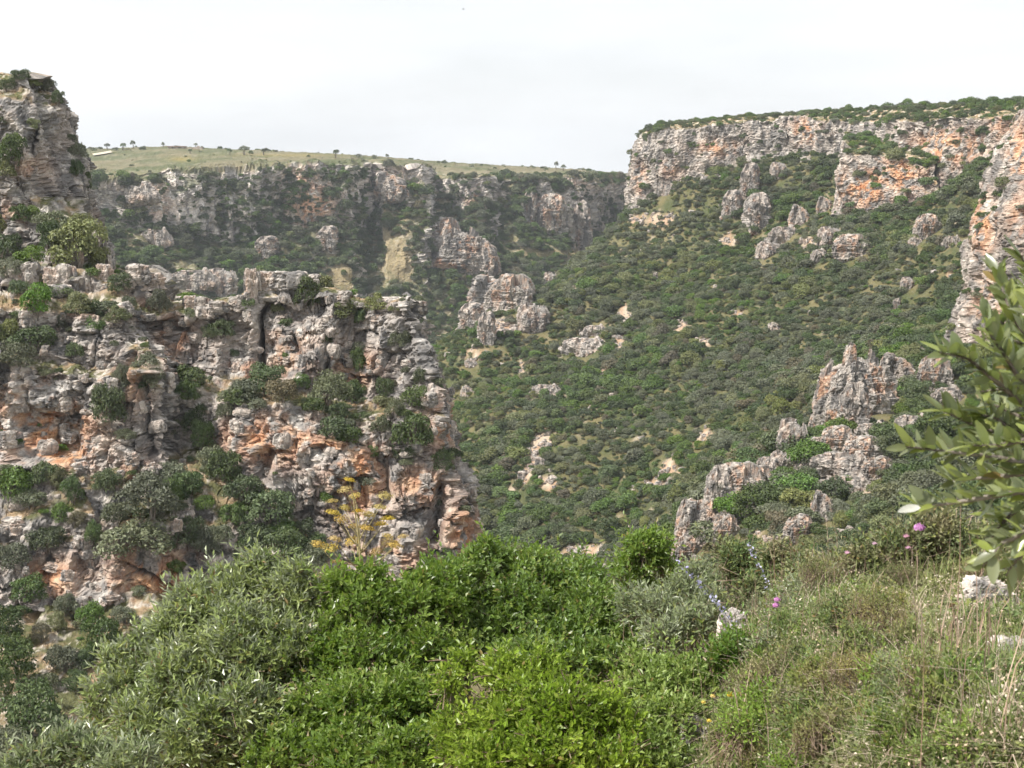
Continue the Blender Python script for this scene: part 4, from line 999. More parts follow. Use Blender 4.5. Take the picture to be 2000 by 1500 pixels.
ns_ = len(SP); srot = rs_.uniform(-.4, .4, (ns_, 3)); srot[:, 2] = rs_.uniform(0, 6.28, ns_); ssc = rs_.gamma(2, .16, (ns_, 1)).clip(.08, 1.1) * rs_.uniform(.7, 1.3, (ns_, 3))
tag(scatter_stuff('scree', SP - np.array([0, 0, .1]), rs_.integers(0, 5, ns_), srot, ssc, [bpy.data.objects.new('stone_shape', m_) for m_ in SMALL]), 'pale stones strewn over the bare patches of the hillside', 'scree', kind='stuff')
tag(o, 'dense green and grey scrub covering the hillsides and far slopes', 'scrub', kind='stuff')
print('vegetation', round(time.time() - T0, 1))
#@@FORE
# ================================================================== FAR PLATEAU
OL = [bush_mesh('olive_crown', 500 + j, 500, .12, LEAF[('grey', 'dark')[j % 2]], h=1.3, nl=8) for j in range(3)]
OT = stems_mesh('olive_trunk', 505, 2, 1.1, .09, M_BARK, .25)
PT = [(180, 291, 16, 9, 'low'), (197, 290, 12, 8, 'low'), (210, 289, 14, 10, 'tall'), (224, 291, 16, 8, 'low'), (240, 290, 15, 12, 'tall'), (259, 287, 14, 13, 'tall'), (319, 285, 8, 9, 'tall'), (372, 297, 9, 8, 'tall'), (383, 285, 9, 7, 'tall'), (395, 287, 8, 6, 'low'),
      (448, 300, 13, 12, 'tall'), (477, 300, 21, 15, 'tall'), (516, 300, 17, 12, 'tall'), (656, 305, 16, 14, 'tall'), (700, 305, 14, 9, 'low'), (757, 302, 9, 9, 'tall'), (1060, 328, 10, 8, 'low'), (1087, 328, 12, 13, 'tall'), (1100, 330, 13, 10, 'tall'), (1042, 326, 9, 6, 'low'), (730, 306, 12, 8, 'low'), (856, 316, 8, 6, 'low'), (940, 321, 8, 6, 'low')]
def where_pt(i, px):
    if px < 262: return 'beside the dirt track on the far plateau'
    if px < 400: return 'by the stone ruin on the far plateau'
    if px < 540: return 'in the dry field on the far plateau'
    if px < 1000: return 'on the bare skyline of the far plateau'
    return 'on the far rim beside the cap cliff'
RUIN_D = 788
pl = []
for i, (px, py, w, h, ty) in enumerate(PT):
    loc, nor, ob = cast(px, py + 3)
    if loc is None or loc.y > 1100: loc, nor, ob = cast(px, py + 9)
    if loc is None: continue
    k = loc.y / F; t = empty('olive_tree' if ty == 'tall' else 'shrub', loc, i * 1.3, 1)
    c = obj('crown', OL[i % 3], t, (0, 0, .35 * h * k if ty == 'tall' else 0)); c.scale = (w * k / 2, w * k / 2, h * k / 1.6)
    if ty == 'tall':
        c = obj('trunk', OT, t); c.scale = (h * k * .8, h * k * .8, h * k * .6)
    tag(t, ('small olive tree standing ' if ty == 'tall' else 'low round bush ') + where_pt(i, px), 'tree' if ty == 'tall' else 'shrub', 'trees and bushes of the far plateau'); pl.append((t, px, py))
byl = {}
for q in pl: byl.setdefault(q[0]['label'], []).append(q)
for lab, L_ in byl.items():
    if len(L_) > 1:
        L_.sort(key=lambda q: q[1])
        for i, q in enumerate(L_): q[0]['label'] = f"{lab}, {ORD[i]} from the left"
# long low ruin of dry stone on the skyline
M_WALL = plain_material('dry_stone', (.26, .21, .17), (.44, .37, .31), .9, .95, .1, .8)
M_TILE = plain_material('old_roof', (.30, .21, .17), (.40, .29, .23), .6, .95, .1, .5)
M_DARK = plain_material('dark_doorway', (.03, .027, .024), (.05, .045, .04), 2, .95, .1, .1)
def box(x0, x1, y0, y1, z0, z1):
    V = np.array([(x, y, z) for x in (x0, x1) for y in (y0, y1) for z in (z0, z1)], float)
    Fq = np.array([(0, 1, 3, 2), (4, 6, 7, 5), (0, 4, 5, 1), (2, 3, 7, 6), (0, 2, 6, 4), (1, 5, 7, 3)]); return V, Fq
def join(parts):
    V, Fq, o = [], [], 0
    for v, f in parts: V.append(v); Fq.append(f + o); o += len(v)
    return np.concatenate(V), np.concatenate(Fq)
loc, nor, ob = cast(355, 292)
k = loc.y / F
ru = empty('stone_ruin', loc + Vector((0, 6, -.4)))
tag(ru, 'long low ruined stone farmhouse on the skyline of the far plateau', 'ruin')
x0, x1 = -32 * k, -1 * k; H_ = 9 * k
obj('wall', mesh_np('wall', *join([box(x0, x0 + 2.2, 0, .6, -1, H_ * .8), box(x0 + 3.2, x0 + 6, 0, .6, -1, H_ * .8), box(x0 + 7, x1, 0, .6, -1, H_ * .8), box(x0 + 2.2, x0 + 3.2, 0, .6, 1.9, H_ * .8), box(x0 + 6, x0 + 7, 0, .6, 1.9, H_ * .8), box(x0, x0 + .6, .6, 6, -1, H_ * .8), box(x1 - .6, x1, .6, 6, -1, H_ * .8), box(x0, x1, 6, 6.6, -1, H_ * .8)]), [M_WALL]), ru)
obj('roof', mesh_np('roof', *join([box(x0 - .4, x1 + .4, -.4, 7, H_ * .8 + .003, H_ * .92)]), [M_TILE]), ru)
obj('broken_wall', mesh_np('broken_wall', *join([box(x1 + .05, x1 + 5, .5, 1.1, -1, H_ * .55), box(x1 + 5, x1 + 7.5, .5, 1.1, -1, H_ * .7), box(x1 + 7.5, x1 + 9, .5, 1.1, -1, H_ * .95), box(x1 + 9, x1 + 10.5, .5, 1.1, -1, H_ * .6), box(x1 + 9.6, x1 + 10.2, 1.1, 6, -1, H_ * .75)]), [M_WALL]), ru)
# dirt track
tr = []
for (a_, b_) in ((150, 306), (165, 304), (180, 302), (195, 300), (206, 298), (216, 296)):
    l1, _, o1 = cast(a_, b_); l2, _, o2 = cast(a_ + 3, b_ + 3.5)
    if l1 and l2 and o1.name == 'far_cliff' and l1.y < 1200: tr += [l1 + Vector((0, 0, .6)), l2 + Vector((0, 0, .6))]
if len(tr) >= 4:
    m_ = len(tr) // 2; V = np.array([tuple(v) for v in tr]); Fq = np.array([(2 * i, 2 * i + 2, 2 * i + 3, 2 * i + 1) for i in range(m_ - 1)])
    tag(obj('dirt_track', mesh_np('dirt_track', V, Fq, [plain_material('pale_dust', (.42, .36, .28), (.52, .46, .37), .5, .95, .1, .2)])), kind='structure')

# ================================================================== FOREGROUND
def near_z(x, y):
    xe = .25 + .13 * y
    zr = -1.58 - .175 * (y - 3.2) - .6 * np.maximum(0, y - 7.2) + .13 * np.maximum(0, x - xe) + .05 * np.sin(2.3 * x + 1.1 * y) + .05 * np.sin(1.3 * x - 2.1 * y)
    zl = -3.1 - .12 * (y - 4) - .75 * np.maximum(0, y - 10) - .62 * np.maximum(0, -.16 * y - x)
    t = sst(-.9, .55, x - xe); q_ = np.stack([x, y, 0 * x], 1)
    return zl * (1 - t) + zr * t + .07 * fbm(q_ * 1.1, 2, 601)
nx, ny = 125, 140
ax_ = np.linspace(-9, 11, nx); ay_ = 1.2 + 23 * np.linspace(0, 1, ny) ** 1.6
NX, NY = np.meshgrid(ax_, ay_, indexing='ij'); q = np.stack([NX.ravel(), NY.ravel(), 0 * NX.ravel()], 1)
nzv = near_z(q[:, 0], q[:, 1]) + .012 * fbm(q * 5, 2, 602)
NP = np.stack([q[:, 0], q[:, 1], nzv], 1)
ppx, ppy, _ = project(NP)
n2 = fbm(q * 6, 3, 603, .65); n1 = fbm(q * 1.3, 3, 604)
tone = lerp(np.array([.22, .16, .10]), np.array([.34, .26, .18]), sst(-.4, .4, n2))
tone = lerp(tone, np.array([.14, .13, .06]), .8 * sst(-.1, .4, n1))
pth = np.exp(-((ppx - 2010) / 110) ** 2 - ((ppy - 1310) / 45) ** 2) + np.exp(-((ppx - 1990) / 60) ** 2 - ((ppy - 1180) / 30) ** 2)
tone = lerp(tone, lerp(np.array([.44, .33, .25]), np.array([.62, .54, .46]), sst(-.2, .5, n2)), np.clip(pth * 1.3, 0, 1))
near_ground = tag(obj('near_ground', mesh_np('near_ground', NP, grid_faces(nx, ny), [stone_material('garrigue_earth', .08, .7)], attrs={'tone': tone}, smooth=True)), kind='structure')
bpy.context.view_layer.update(); DG = bpy.context.evaluated_depsgraph_get()

LM = {
 'mastic': leaf_material('mastic_leaves', (.098, .172, .031), (.182, .265, .057), .01, .05, 2.2, .36, .5, .34, (.24, .38, .04), None, True),
 'young':  leaf_material('young_mastic_leaves', (.140, .225, .038), (.230, .320, .066), .01, .05, 2.6, .40, .45, .34, (.28, .40, .065), None, True),
 'olive':  leaf_material('grey_olive_near_leaves', (.155, .200, .072), (.250, .290, .125), .01, .05, 2.4, .34, .55, .24, None, (.35, .39, .26), True),
 'herb':   leaf_material('herb_leaves', (.105, .175, .034), (.240, .225, .090), .01, .05, 1.6, .6, .3, .28, None, None, True),
 'cistus': leaf_material('cistus_leaves', (.125, .175, .045), (.270, .240, .100), .01, .05, 4.0, .55, .35, .25, None, None, True),
}
def sprigs(lobes, dens, mat, leaf_l, leaf_w, rng, per=9, sl=.12, up=.45, lift=.3, slim=False):
    """leafy shoots all over the outside of the lobes: V, quads, and the shoots' stems"""
    ar = .62 * sum(4 * math.pi * ((l[3] + l[4] + l[5]) / 3) ** 2 for l in lobes)
    ns = int(ar * dens)
    P, N = crown_points_abs(lobes, ns, rng)
    D = N * .75 + rng.normal(size=N.shape) * .42 + np.array([0, 0, up]); D /= np.linalg.norm(D, axis=1, keepdims=True)
    ln = sl * rng.uniform(.6, 1.4, ns); lng = rng.random(ns) < .05; ln = np.where(lng, ln * 1.9, ln); P = P + D * (lng * sl * .7)[:, None]
    t = (np.arange(per) + .6) / per
    base = P[:, None] + D[:, None] * (ln[:, None] * (t[None] - .55))[..., None]
    a = rng.normal(size=(ns, 3)); a = np.cross(D, a); a /= np.linalg.norm(a, axis=1, keepdims=True) + 1e-9; b = np.cross(D, a)
    ph = (np.arange(per) * 2.4)[None] + rng.uniform(0, 6.28, (ns, 1))
    rad = a[:, None] * np.cos(ph)[..., None] + b[:, None] * np.sin(ph)[..., None]
    ax = D[:, None] * (.35 + .6 * t[None, :, None]) + rad * (1.0 - .45 * t[None, :, None]) + rng.normal(size=(ns, per, 3)) * .18
    ax /= np.linalg.norm(ax, axis=-1, keepdims=True)
    nr = D[:, None] - ax * (D[:, None] * ax).sum(-1, keepdims=True) + rng.normal(size=(ns, per, 3)) * .25
    sd = np.cross(ax, nr); sd /= np.linalg.norm(sd, axis=-1, keepdims=True) + 1e-9; nr = np.cross(sd, ax)
    L_ = leaf_l * rng.uniform(.65, 1.25, (ns, per, 1)); W_ = leaf_w * rng.uniform(.75, 1.2, (ns, per, 1))
    V = np.empty((ns, per, 6, 3))
    V[:, :, 0] = base; V[:, :, 1] = base + ax * L_ * .30 + sd * W_ * .46 + nr * W_ * lift; V[:, :, 2] = base + ax * L_ * .72 + sd * W_ * .40 + nr * W_ * lift * .8
    V[:, :, 3] = base + ax * L_; V[:, :, 4] = base + ax * L_ * .72 - sd * W_ * .40 + nr * W_ * lift * .8; V[:, :, 5] = base + ax * L_ * .30 - sd * W_ * .46 + nr * W_ * lift
    n = ns * per; kk = np.arange(n)[:, None] * 6; LF = np.concatenate([kk + np.array([0, 1, 2, 3]), kk + np.array([0, 3, 4, 5])])
    if slim:
        V = V[:, :, [0, 1, 3, 5]]; V[:, :, 1] += ax * L_ * .15 + sd * W_ * .08; V[:, :, 3] += ax * L_ * .15 - sd * W_ * .08; LF = np.arange(n * 4).reshape(n, 4)
    stem_a = P - D * (ln * 1.1)[:, None]; stem_b = P + D * (ln * .42)[:, None]; r_ = .0016
    SV = np.stack([stem_a + a * r_ * 2, stem_a - a * r_, stem_a + b * r_ * 2, stem_b], 1).reshape(-1, 3)
    k = np.arange(ns)[:, None] * 4; SF = np.concatenate([k + np.array([0, 1, 3]), k + np.array([1, 2, 3]), k + np.array([2, 0, 3])])
    return V.reshape(-1, 3), LF, SV, SF, n
def crown_points_abs(lobes, n, rng):
    Lb = np.array(lobes); area = Lb[:, 3] * Lb[:, 4]; area = area / area.sum()
    op, on, need = [], [], n
    while need > 0:
        k = rng.choice(len(Lb), int(need * 1.8) + 20, p=area)
        u = rng.normal(size=(len(k), 3)); u /= np.linalg.norm(u, axis=1, keepdims=True)
        u[:, 2] = np.where(u[:, 2] < -.5, -u[:, 2], u[:, 2]); u[:, 1] = np.where((u[:, 1] > .45) & (rng.random(len(k)) < .6), -u[:, 1], u[:, 1])
        rad = 1.08 - .38 * rng.random(len(k)) ** 1.5
        lump = 1 + .24 * vnoise(u * 2.8 + k[:, None] * 7.7, 77) + .16 * vnoise(u * 6.5 + k[:, None] * 3.1, 78)
        p = Lb[k, :3] + u * Lb[k, 3:] * (rad * lump)[:, None]
        ins = np.zeros(len(k), bool)
        for j in range(len(Lb)):
            q = (p - Lb[j, :3]) / (Lb[j, 3:] * .72); ins |= ((q * q).sum(1) < 1) & (k != j)
        ok = ~ins; op.append(p[ok]); on.append(u[ok]); need -= ok.sum()
    return np.concatenate(op)[:n], np.concatenate(on)[:n]
def near_shrub(name, label, lob_px, kind, dens, leaf_l, leaf_w, seed, cat='shrub', per=9, sl=.12, up=.45, flat=.9, depthk=1.0, twigmat=None):
    rng = np.random.default_rng(seed)
    lobes = []
    for (px, py, rp, d) in lob_px:
        c = at(px, py, d); r = rp * d / F; lobes.append((c.x, c.y, c.z, r, r * depthk, r * flat))
    sub = []
    for l in lobes:
        sub.append(l[:3] + tuple(.80 * v for v in l[3:]))
        for q in range(7):
            u = rng.normal(size=3) + np.array([0, -.55, .55]); u /= np.linalg.norm(u); f_ = rng.uniform(.30, .50)
            sub.append((l[0] + u[0] * l[3] * .72, l[1] + u[1] * l[4] * .72, l[2] + u[2] * l[5] * .75, l[3] * f_, l[4] * f_, l[5] * f_ * 1.15))
    lobes0 = lobes; lobes = sub
    cx = float(np.mean([l[0] for l in lobes])); cy = float(np.mean([l[1] for l in lobes]))
    g = float(near_z(np.array([cx]), np.array([cy]))[0])
    org = Vector((cx, cy, g))
    t = empty(name, org); tag(t, label, cat)
    V, Fq, SV, SF, n = sprigs(lobes, dens, None, leaf_l, leaf_w, rng, per, sl, up, .3, kind in ('olive', 'mastic', 'cistus'))
    o_ = np.array(tuple(org))
    obj('foliage', mesh_np('foliage', V - o_, Fq, [LM[kind]]), t)
    obj('twigs', mesh_np('twigs', SV - o_, SF, [twigmat or M_TWIG]), t)
    parts = []
    for i, l in enumerate(lobes0):
        c = Vector(l[:3]); p0 = Vector((cx + (c.x - cx) * .25, cy + (c.y - cy) * .25, g - .1)); pm = p0.lerp(c, .55) + Vector((rng.uniform(-.08, .08), rng.uniform(-.08, .08), .05))
        parts.append(tube([p0 - org, pm - org, c - org, c - org + Vector((rng.uniform(-.1, .1), -.05, .6 * l[5]))], [.026, .017, .010, .004], 6))
        for q in range(3):
            e = Vector((rng.normal(), rng.normal() - .3, rng.normal() * .5 + .5)).normalized() * l[3] * .85
            parts.append(tube([c - org, c - org + e * .5 + Vector((0, 0, .02)), c - org + e], [.008, .006, .003], 5))
    V, Fq = join(parts); obj('branches', mesh_np('branches', V, Fq, [M_BARK], smooth=True), t)
    return t, n
tot = 0
specs = [
 ('mastic_shrub', 'broad dense green mastic shrub in the centre foreground, beside the grey olive', [(690, 1215, 80, 8.2), (780, 1215, 85, 8.3), (860, 1195, 80, 8.4), (640, 1300, 80, 7.9), (740, 1310, 100, 7.9), (850, 1290, 90, 8.1), (620, 1400, 90, 7.5), (730, 1420, 100, 7.3), (840, 1410, 90, 7.4), (560, 1480, 70, 7.2), (680, 1500, 90, 7.0), (800, 1500, 90, 6.9), (655, 1150, 36, 8.2), (725, 1130, 34, 8.3)], 'mastic', 430, .043, .020, 701),
 ('mastic_shrub', 'tall dense green mastic shrub rising highest in the middle, before the wooded slope', [(930, 1165, 85, 8.8), (945, 1090, 36, 8.8), (1010, 1150, 80, 8.9), (1090, 1165, 85, 9.0), (1160, 1200, 80, 8.8), (1220, 1240, 70, 8.6), (1000, 1240, 100, 8.5), (1100, 1260, 100, 8.5), (920, 1270, 90, 8.4), (1190, 1310, 80, 8.0), (1040, 1330, 90, 8.0), (860, 1130, 40, 8.6)], 'mastic', 420, .043, .020, 702),
 ('mastic_sapling', 'small open mastic sapling behind the tall shrub, in front of the rusty crag', [(1250, 1085, 44, 9.6), (1275, 1062, 30, 9.6), (1222, 1120, 34, 9.6), (1290, 1110, 30, 9.6), (1245, 1140, 34, 9.6)], 'mastic', 420, .043, .018, 703),
 ('young_mastic_shrub', 'bright yellow green shrub at the bottom centre, nearest of the green shrubs', [(980, 1315, 40, 5.6), (1060, 1330, 44, 5.6), (905, 1300, 22, 5.7), (1000, 1420, 85, 5.4), (1100, 1420, 90, 5.3), (910, 1450, 60, 5.5), (1180, 1430, 70, 5.4), (960, 1500, 70, 5.2), (1090, 1510, 80, 5.1), (1200, 1510, 70, 5.1), (880, 1340, 24, 5.6), (1010, 1360, 44, 5.5)], 'young', 980, .030, .014, 704),
 ('young_mastic_shrub', 'green shrub between the bright bottom shrub and the grassy edge', [(1260, 1370, 60, 5.8), (1330, 1330, 55, 5.9), (1300, 1420, 70, 5.6), (1230, 1440, 50, 5.5), (1370, 1370, 40, 5.8), (1290, 1490, 60, 5.3), (1250, 1310, 34, 6.0)], 'young', 880, .031, .014, 705),
 ('mastic_shrub', 'small rounded deep green shrub beside the grassy edge, under the white rock', [(1420, 1295, 48, 5.9), (1450, 1310, 40, 5.9), (1400, 1325, 36, 5.9), (1440, 1270, 30, 5.9)], 'mastic', 1300, .028, .0125, 706),
 ('olive_shrub', 'large grey green wild olive bush filling the lower left foreground', [(500, 1150, 60, 8.4), (560, 1190, 70, 8.3), (460, 1180, 75, 8.4), (400, 1230, 80, 8.2), (330, 1265, 70, 8.1), (270, 1320, 70, 8.0), (360, 1350, 100, 7.8), (225, 1385, 60, 7.8), (480, 1300, 105, 7.9), (560, 1290, 70, 7.9), (290, 1450, 90, 7.5), (410, 1450, 100, 7.4), (500, 1420, 80, 7.4), (505, 1105, 26, 8.4), (580, 1130, 30, 8.3)], 'olive', 400, .058, .0155, 707),
 ('olive_shrub', 'low tip of grey green olive shoots in the bottom left corner', [(150, 1470, 50, 7.0), (80, 1500, 50, 6.9), (200, 1500, 50, 6.9), (20, 1520, 44, 6.8), (260, 1510, 60, 6.8)], 'olive', 460, .056, .0155, 708),
 ('olive_shrub', 'loose silvery olive bush behind the mastic, at the edge of the slope', [(1290, 1205, 55, 7.9), (1345, 1175, 48, 8.0), (1240, 1190, 36, 8.0), (1350, 1235, 48, 7.6), (1395, 1200, 40, 7.8), (1300, 1260, 46, 7.5), (1410, 1150, 30, 8.2), (1360, 1120, 26, 8.4)], 'olive', 520, .044, .012, 709),
 ('grey_shrub', 'rounded grey green shrub on the grassy slope with purple spikes beside it', [(1590, 1195, 62, 6.4), (1655, 1195, 50, 6.4), (1535, 1215, 46, 6.3), (1610, 1240, 55, 6.1), (1560, 1165, 36, 6.6)], 'olive', 900, .026, .010, 710),
 ('cistus_shrub', 'wide straggling cistus bush with pink blossoms on the grassy skyline', [(1750, 1090, 62, 6.6), (1830, 1070, 62, 6.6), (1690, 1110, 50, 6.6), (1905, 1080, 60, 6.5), (1630, 1120, 40, 6.7), (1970, 1100, 56, 6.4), (1780, 1150, 60, 6.7), (1870, 1150, 60, 6.7), (1570, 1110, 30, 7.2), (1520, 1090, 26, 7.6)], 'cistus', 1000, .028, .0125, 711),
 ('grey_shrub', 'feathery green bush behind the lavender spikes on the slope edge', [(1445, 1110, 40, 7.8), (1500, 1130, 40, 7.6), (1460, 1170, 44, 7.3), (1420, 1080, 24, 8.0)], 'herb', 700, .034, .011, 712),
 ('low_green_shrub', 'low green cushion shrub in the grass between the grey shrub and the path', [(1700, 1300, 46, 5.3), (1760, 1290, 36, 5.3), (1650, 1310, 34, 5.2)], 'herb', 1100, .022, .010, 713),
 ('low_green_shrub', 'low green shrub at the bottom right below the path', [(1830, 1440, 60, 4.3), (1900, 1460, 46, 4.2), (1770, 1460, 46, 4.2)], 'herb', 1300, .018, .008, 714),
 ('low_green_shrub', 'low green shrub in the grass above the bottom white rock', [(1500, 1400, 60, 4.7), (1570, 1420, 50, 4.6), (1450, 1430, 40, 4.5)], 'young', 1300, .018, .008, 715),
 ('low_green_shrub', 'low bright tuft of leaves at the bottom edge of the grass', [(1640, 1490, 60, 3.9), (1560, 1500, 46, 3.9)], 'young', 1500, .016, .006, 716),
 ('grey_shrub', 'low grey green shrub just below the rounded grey shrub', [(1500, 1280, 40, 5.6), (1560, 1290, 46, 5.6), (1610, 1300, 30, 5.5)], 'olive', 1000, .022, .009, 717),
]
for (nm, lab, lb, kd, dn, ll, lw, sd) in specs:
    t, n_ = near_shrub(nm, lab, lb, kd, dn, ll, lw, sd); tot += n_
print('near leaves', tot, round(time.time() - T0, 1))

# ---- grass and herbs on the near slope: too many to count
rg = np.random.default_rng(800)
def near_pts(n, cond=None):
    out = []
    while sum(map(len, out)) < n:
        px = rg.uniform(1230, 2060, n); py = 1040 + 520 * rg.random(n) ** .8
        r = np.stack([(px - 1000) / F, CT + (750 - py) / F * ST, -ST + (750 - py) / F * CT], 1)
        # march to the near ground
        t = np.full(n, 2.0)
        for _ in range(60):
            p = r * t[:, None]; t = t + np.maximum(.0, (p[:, 2] - near_z(p[:, 0], p[:, 1]))) * 1.2 + .002
        p = r * t[:, None]; xe = .25 + .13 * p[:, 1]
        k = (p[:, 1] < 9.5) & (p[:, 0] > xe - .8)
        p[:, 2] = near_z(p[:, 0], p[:, 1])
        out.append(p[k])
    return np.concatenate(out)[:n]
def blades(P, h, w, rng, lean=.45):
    n = len(P); a = rng.uniform(0, 6.28, n); d = np.stack([np.cos(a), np.sin(a), 0 * a], 1); s_ = np.stack([-np.sin(a), np.cos(a), 0 * a], 1)
    h = h * rng.gamma(5, .2, n)[:, None]; w = w * rng.uniform(.6, 1.4, n)[:, None]; le = lean * rng.random(n)[:, None]
    up = np.array([0, 0, 1.0]); V = np.empty((n, 5, 3))
    V[:, 0] = P - s_ * w; V[:, 1] = P + s_ * w; m = P + up * h * .55 + d * h * le * .35
    V[:, 2] = m + s_ * w * .7; V[:, 3] = m - s_ * w * .7; V[:, 4] = P + up * h * (1 - .35 * le) + d * h * le
    k = np.arange(n)[:, None] * 5
    return V.reshape(-1, 3), k + np.array([0, 1, 2, 3]), k + np.array([3, 2, 4])
M_GRASS = leaf_material('fresh_grass', (.120, .195, .032), (.225, .235, .075), .02, .1, 1.5, .5, .3, .3)
M_STRAW = leaf_material('dry_grass', (.40, .29, .19), (.58, .47, .34), .02, .1, 4, .7, .2, .25)
M_SEED = leaf_material('pale_seed_heads', (.50, .38, .29), (.70, .61, .52), .02, .1, 4, .8, .2, .2)
def clumps(n, per, spread, seed, lo):
    """tufts: n centres kept where the patch noise is above lo, each with a handful of plants"""
    P = near_pts(n); g_ = fbm(P * 1.9, 3, seed); P = P[g_ + .25 * rg.normal(size=len(P)) > lo]
    Q = np.repeat(P, per, 0); Q[:, :2] += rg.normal(size=(len(Q), 2)) * spread; Q[:, 2] = near_z(Q[:, 0], Q[:, 1]) - .005
    return Q
P = clumps(5000, 14, .03, 820, -.5)
V, f4, f3 = blades(P, .085, .0026, rg, .9); tag(obj('grass', mesh_np('grass', V, [f4, f3], [M_GRASS])), 'short green grass on the near slope', 'grass', kind='stuff')
P = clumps(1700, 10, .045, 825, .05)
V, f4, f3 = blades(P, .11, .0013, rg, 1.6); tag(obj('dry_grass', mesh_np('dry_grass', V, [f4, f3], [M_STRAW])), 'dry straw coloured grass among the green on the near slope', 'grass', kind='stuff')
P = clumps(2300, 10, .05, 830, .0); P[:, 2] += rg.uniform(.03, .13, len(P)); N = rg.normal(size=P.shape); N /= np.linalg.norm(N, axis=1, keepdims=True)
V, f = kite_cards(P, N, .0046, rg, 1.5); tag(obj('seed_heads', mesh_np('seed_heads', V, f, [M_SEED])), 'tiny pale seed heads scattered over the near slope', 'seed heads', kind='stuff')
P = clumps(5200, 12, .05, 840, -.8); P[:, 2] += rg.uniform(.0, .085, len(P)) * (1 + .8 * fbm(P * 2.5, 2, 845)); N = rg.normal(size=P.shape) + np.array([0, -.3, .8]); N /= np.linalg.norm(N, axis=1, keepdims=True)
V, f = kite_cards(P, N, .0125, rg, .85); tag(obj('ground_herbs', mesh_np('ground_herbs', V, f, [LM['herb']])), 'low leafy herbs carpeting the near slope', 'herbs', kind='stuff')
P = near_pts(14000); px, py, _ = project(P); P = P[(px > 1860) & (np.abs(py - 1310) < 60) | (rg.random(len(P)) < .05)]
N = rg.normal(size=P.shape) * .5 + np.array([0, 0, 1.]); N /= np.linalg.norm(N, axis=1, keepdims=True)
V, f = kite_cards(P + np.array([0, 0, .012]), N, .014, rg, 1.6)
tag(obj('gravel', mesh_np('gravel', V, f, [plain_material('pale_gravel', (.46, .38, .31), (.66, .60, .54), 40, .9, .1, .2)])), 'pale stony rubble along the path edge', 'gravel', kind='stuff')

# ---- low plants standing in the grass
def tuft_plant(seed, kind, dens, ll, lw, h):
    rng = np.random.default_rng(seed); lob = [(0, 0, h * .6, .12, .12, h * .5)]
    for q_ in range(7):
        a_ = rng.uniform(0, 6.28); r_ = rng.uniform(.06, .15); lob.append((r_ * math.cos(a_), r_ * math.sin(a_), h * rng.uniform(.3, 1.0), .06, .06, h * .4))
    V, Fq, SV, SF, n = sprigs(lob, dens, None, ll, lw, rng, 8, .07, .8, .3, True)
    return mesh_np('foliage', V, Fq, [LM[kind]]), mesh_np('stems', SV, SF, [M_TWIG])
PLT = [('leafy green', tuft_plant(951, 'herb', 1500, .022, .010, .16)), ('brownish', tuft_plant(952, 'cistus', 1300, .020, .008, .2)), ('bright green', tuft_plant(953, 'young', 1400, .020, .009, .14)), ('grey green', tuft_plant(954, 'olive', 1300, .022, .007, .18)), ('wiry brown', tuft_plant(955, 'cistus', 700, .016, .005, .28))]
rp = random.Random(77); spots = []
for i in range(400):
    if len(spots) >= 44: break
    px = rp.uniform(1430, 2000); py = rp.uniform(1150, 1500)
    if px < 1400 + (1500 - py) * .25: continue
    loc, nor, ob = cast(px, py)
    if loc is None or ob.name != 'near_ground' or (px > 1800 and 1180 < py < 1420): continue
    if any((px - a) ** 2 + (py - b) ** 2 < 42 ** 2 for a, b, *_ in spots): continue
    spots.append((px, py, loc))
pls = []
for i, (px, py, loc) in enumerate(spots):
    nm, (fm, sm_) = PLT[rp.choice((0, 0, 0, 1, 1, 2, 2, 3, 4))]
    t = empty('low_plant', loc - Vector((0, 0, .02)), rp.uniform(0, 6.28), rp.uniform(.4, .85)); obj('foliage', fm, t); obj('stems', sm_, t)
    row = 'upper' if py < 1270 else ('middle' if py < 1390 else 'lower')
    tag(t, f'{nm} low plant on the {row} part of the near grassy slope', 'plant', 'low plants on the near slope'); pls.append((t, px, py))
byl = {}
for q in pls: byl.setdefault(q[0]['label'], []).append(q)
for lab, L_ in byl.items():
    if len(L_) > 1:
        L_.sort(key=lambda q: q[1])
        for i, q in enumerate(L_): q[0]['label'] = f"{lab}, {ORD[i]} from left"
P = clumps(260, 5, .05, 861, -.1)
V, f4, f3 = blades(P, .24, .0017, rg, .8); tag(obj('dry_stalks', mesh_np('dry_stalks', V, [f4, f3], [leaf_material('dry_stalks', (.30, .19, .12), (.46, .34, .24), .02, .1, 4, .7, .2, .2)])), 'taller dry brown stalks leaning over the near slope', 'stalks', kind='stuff')

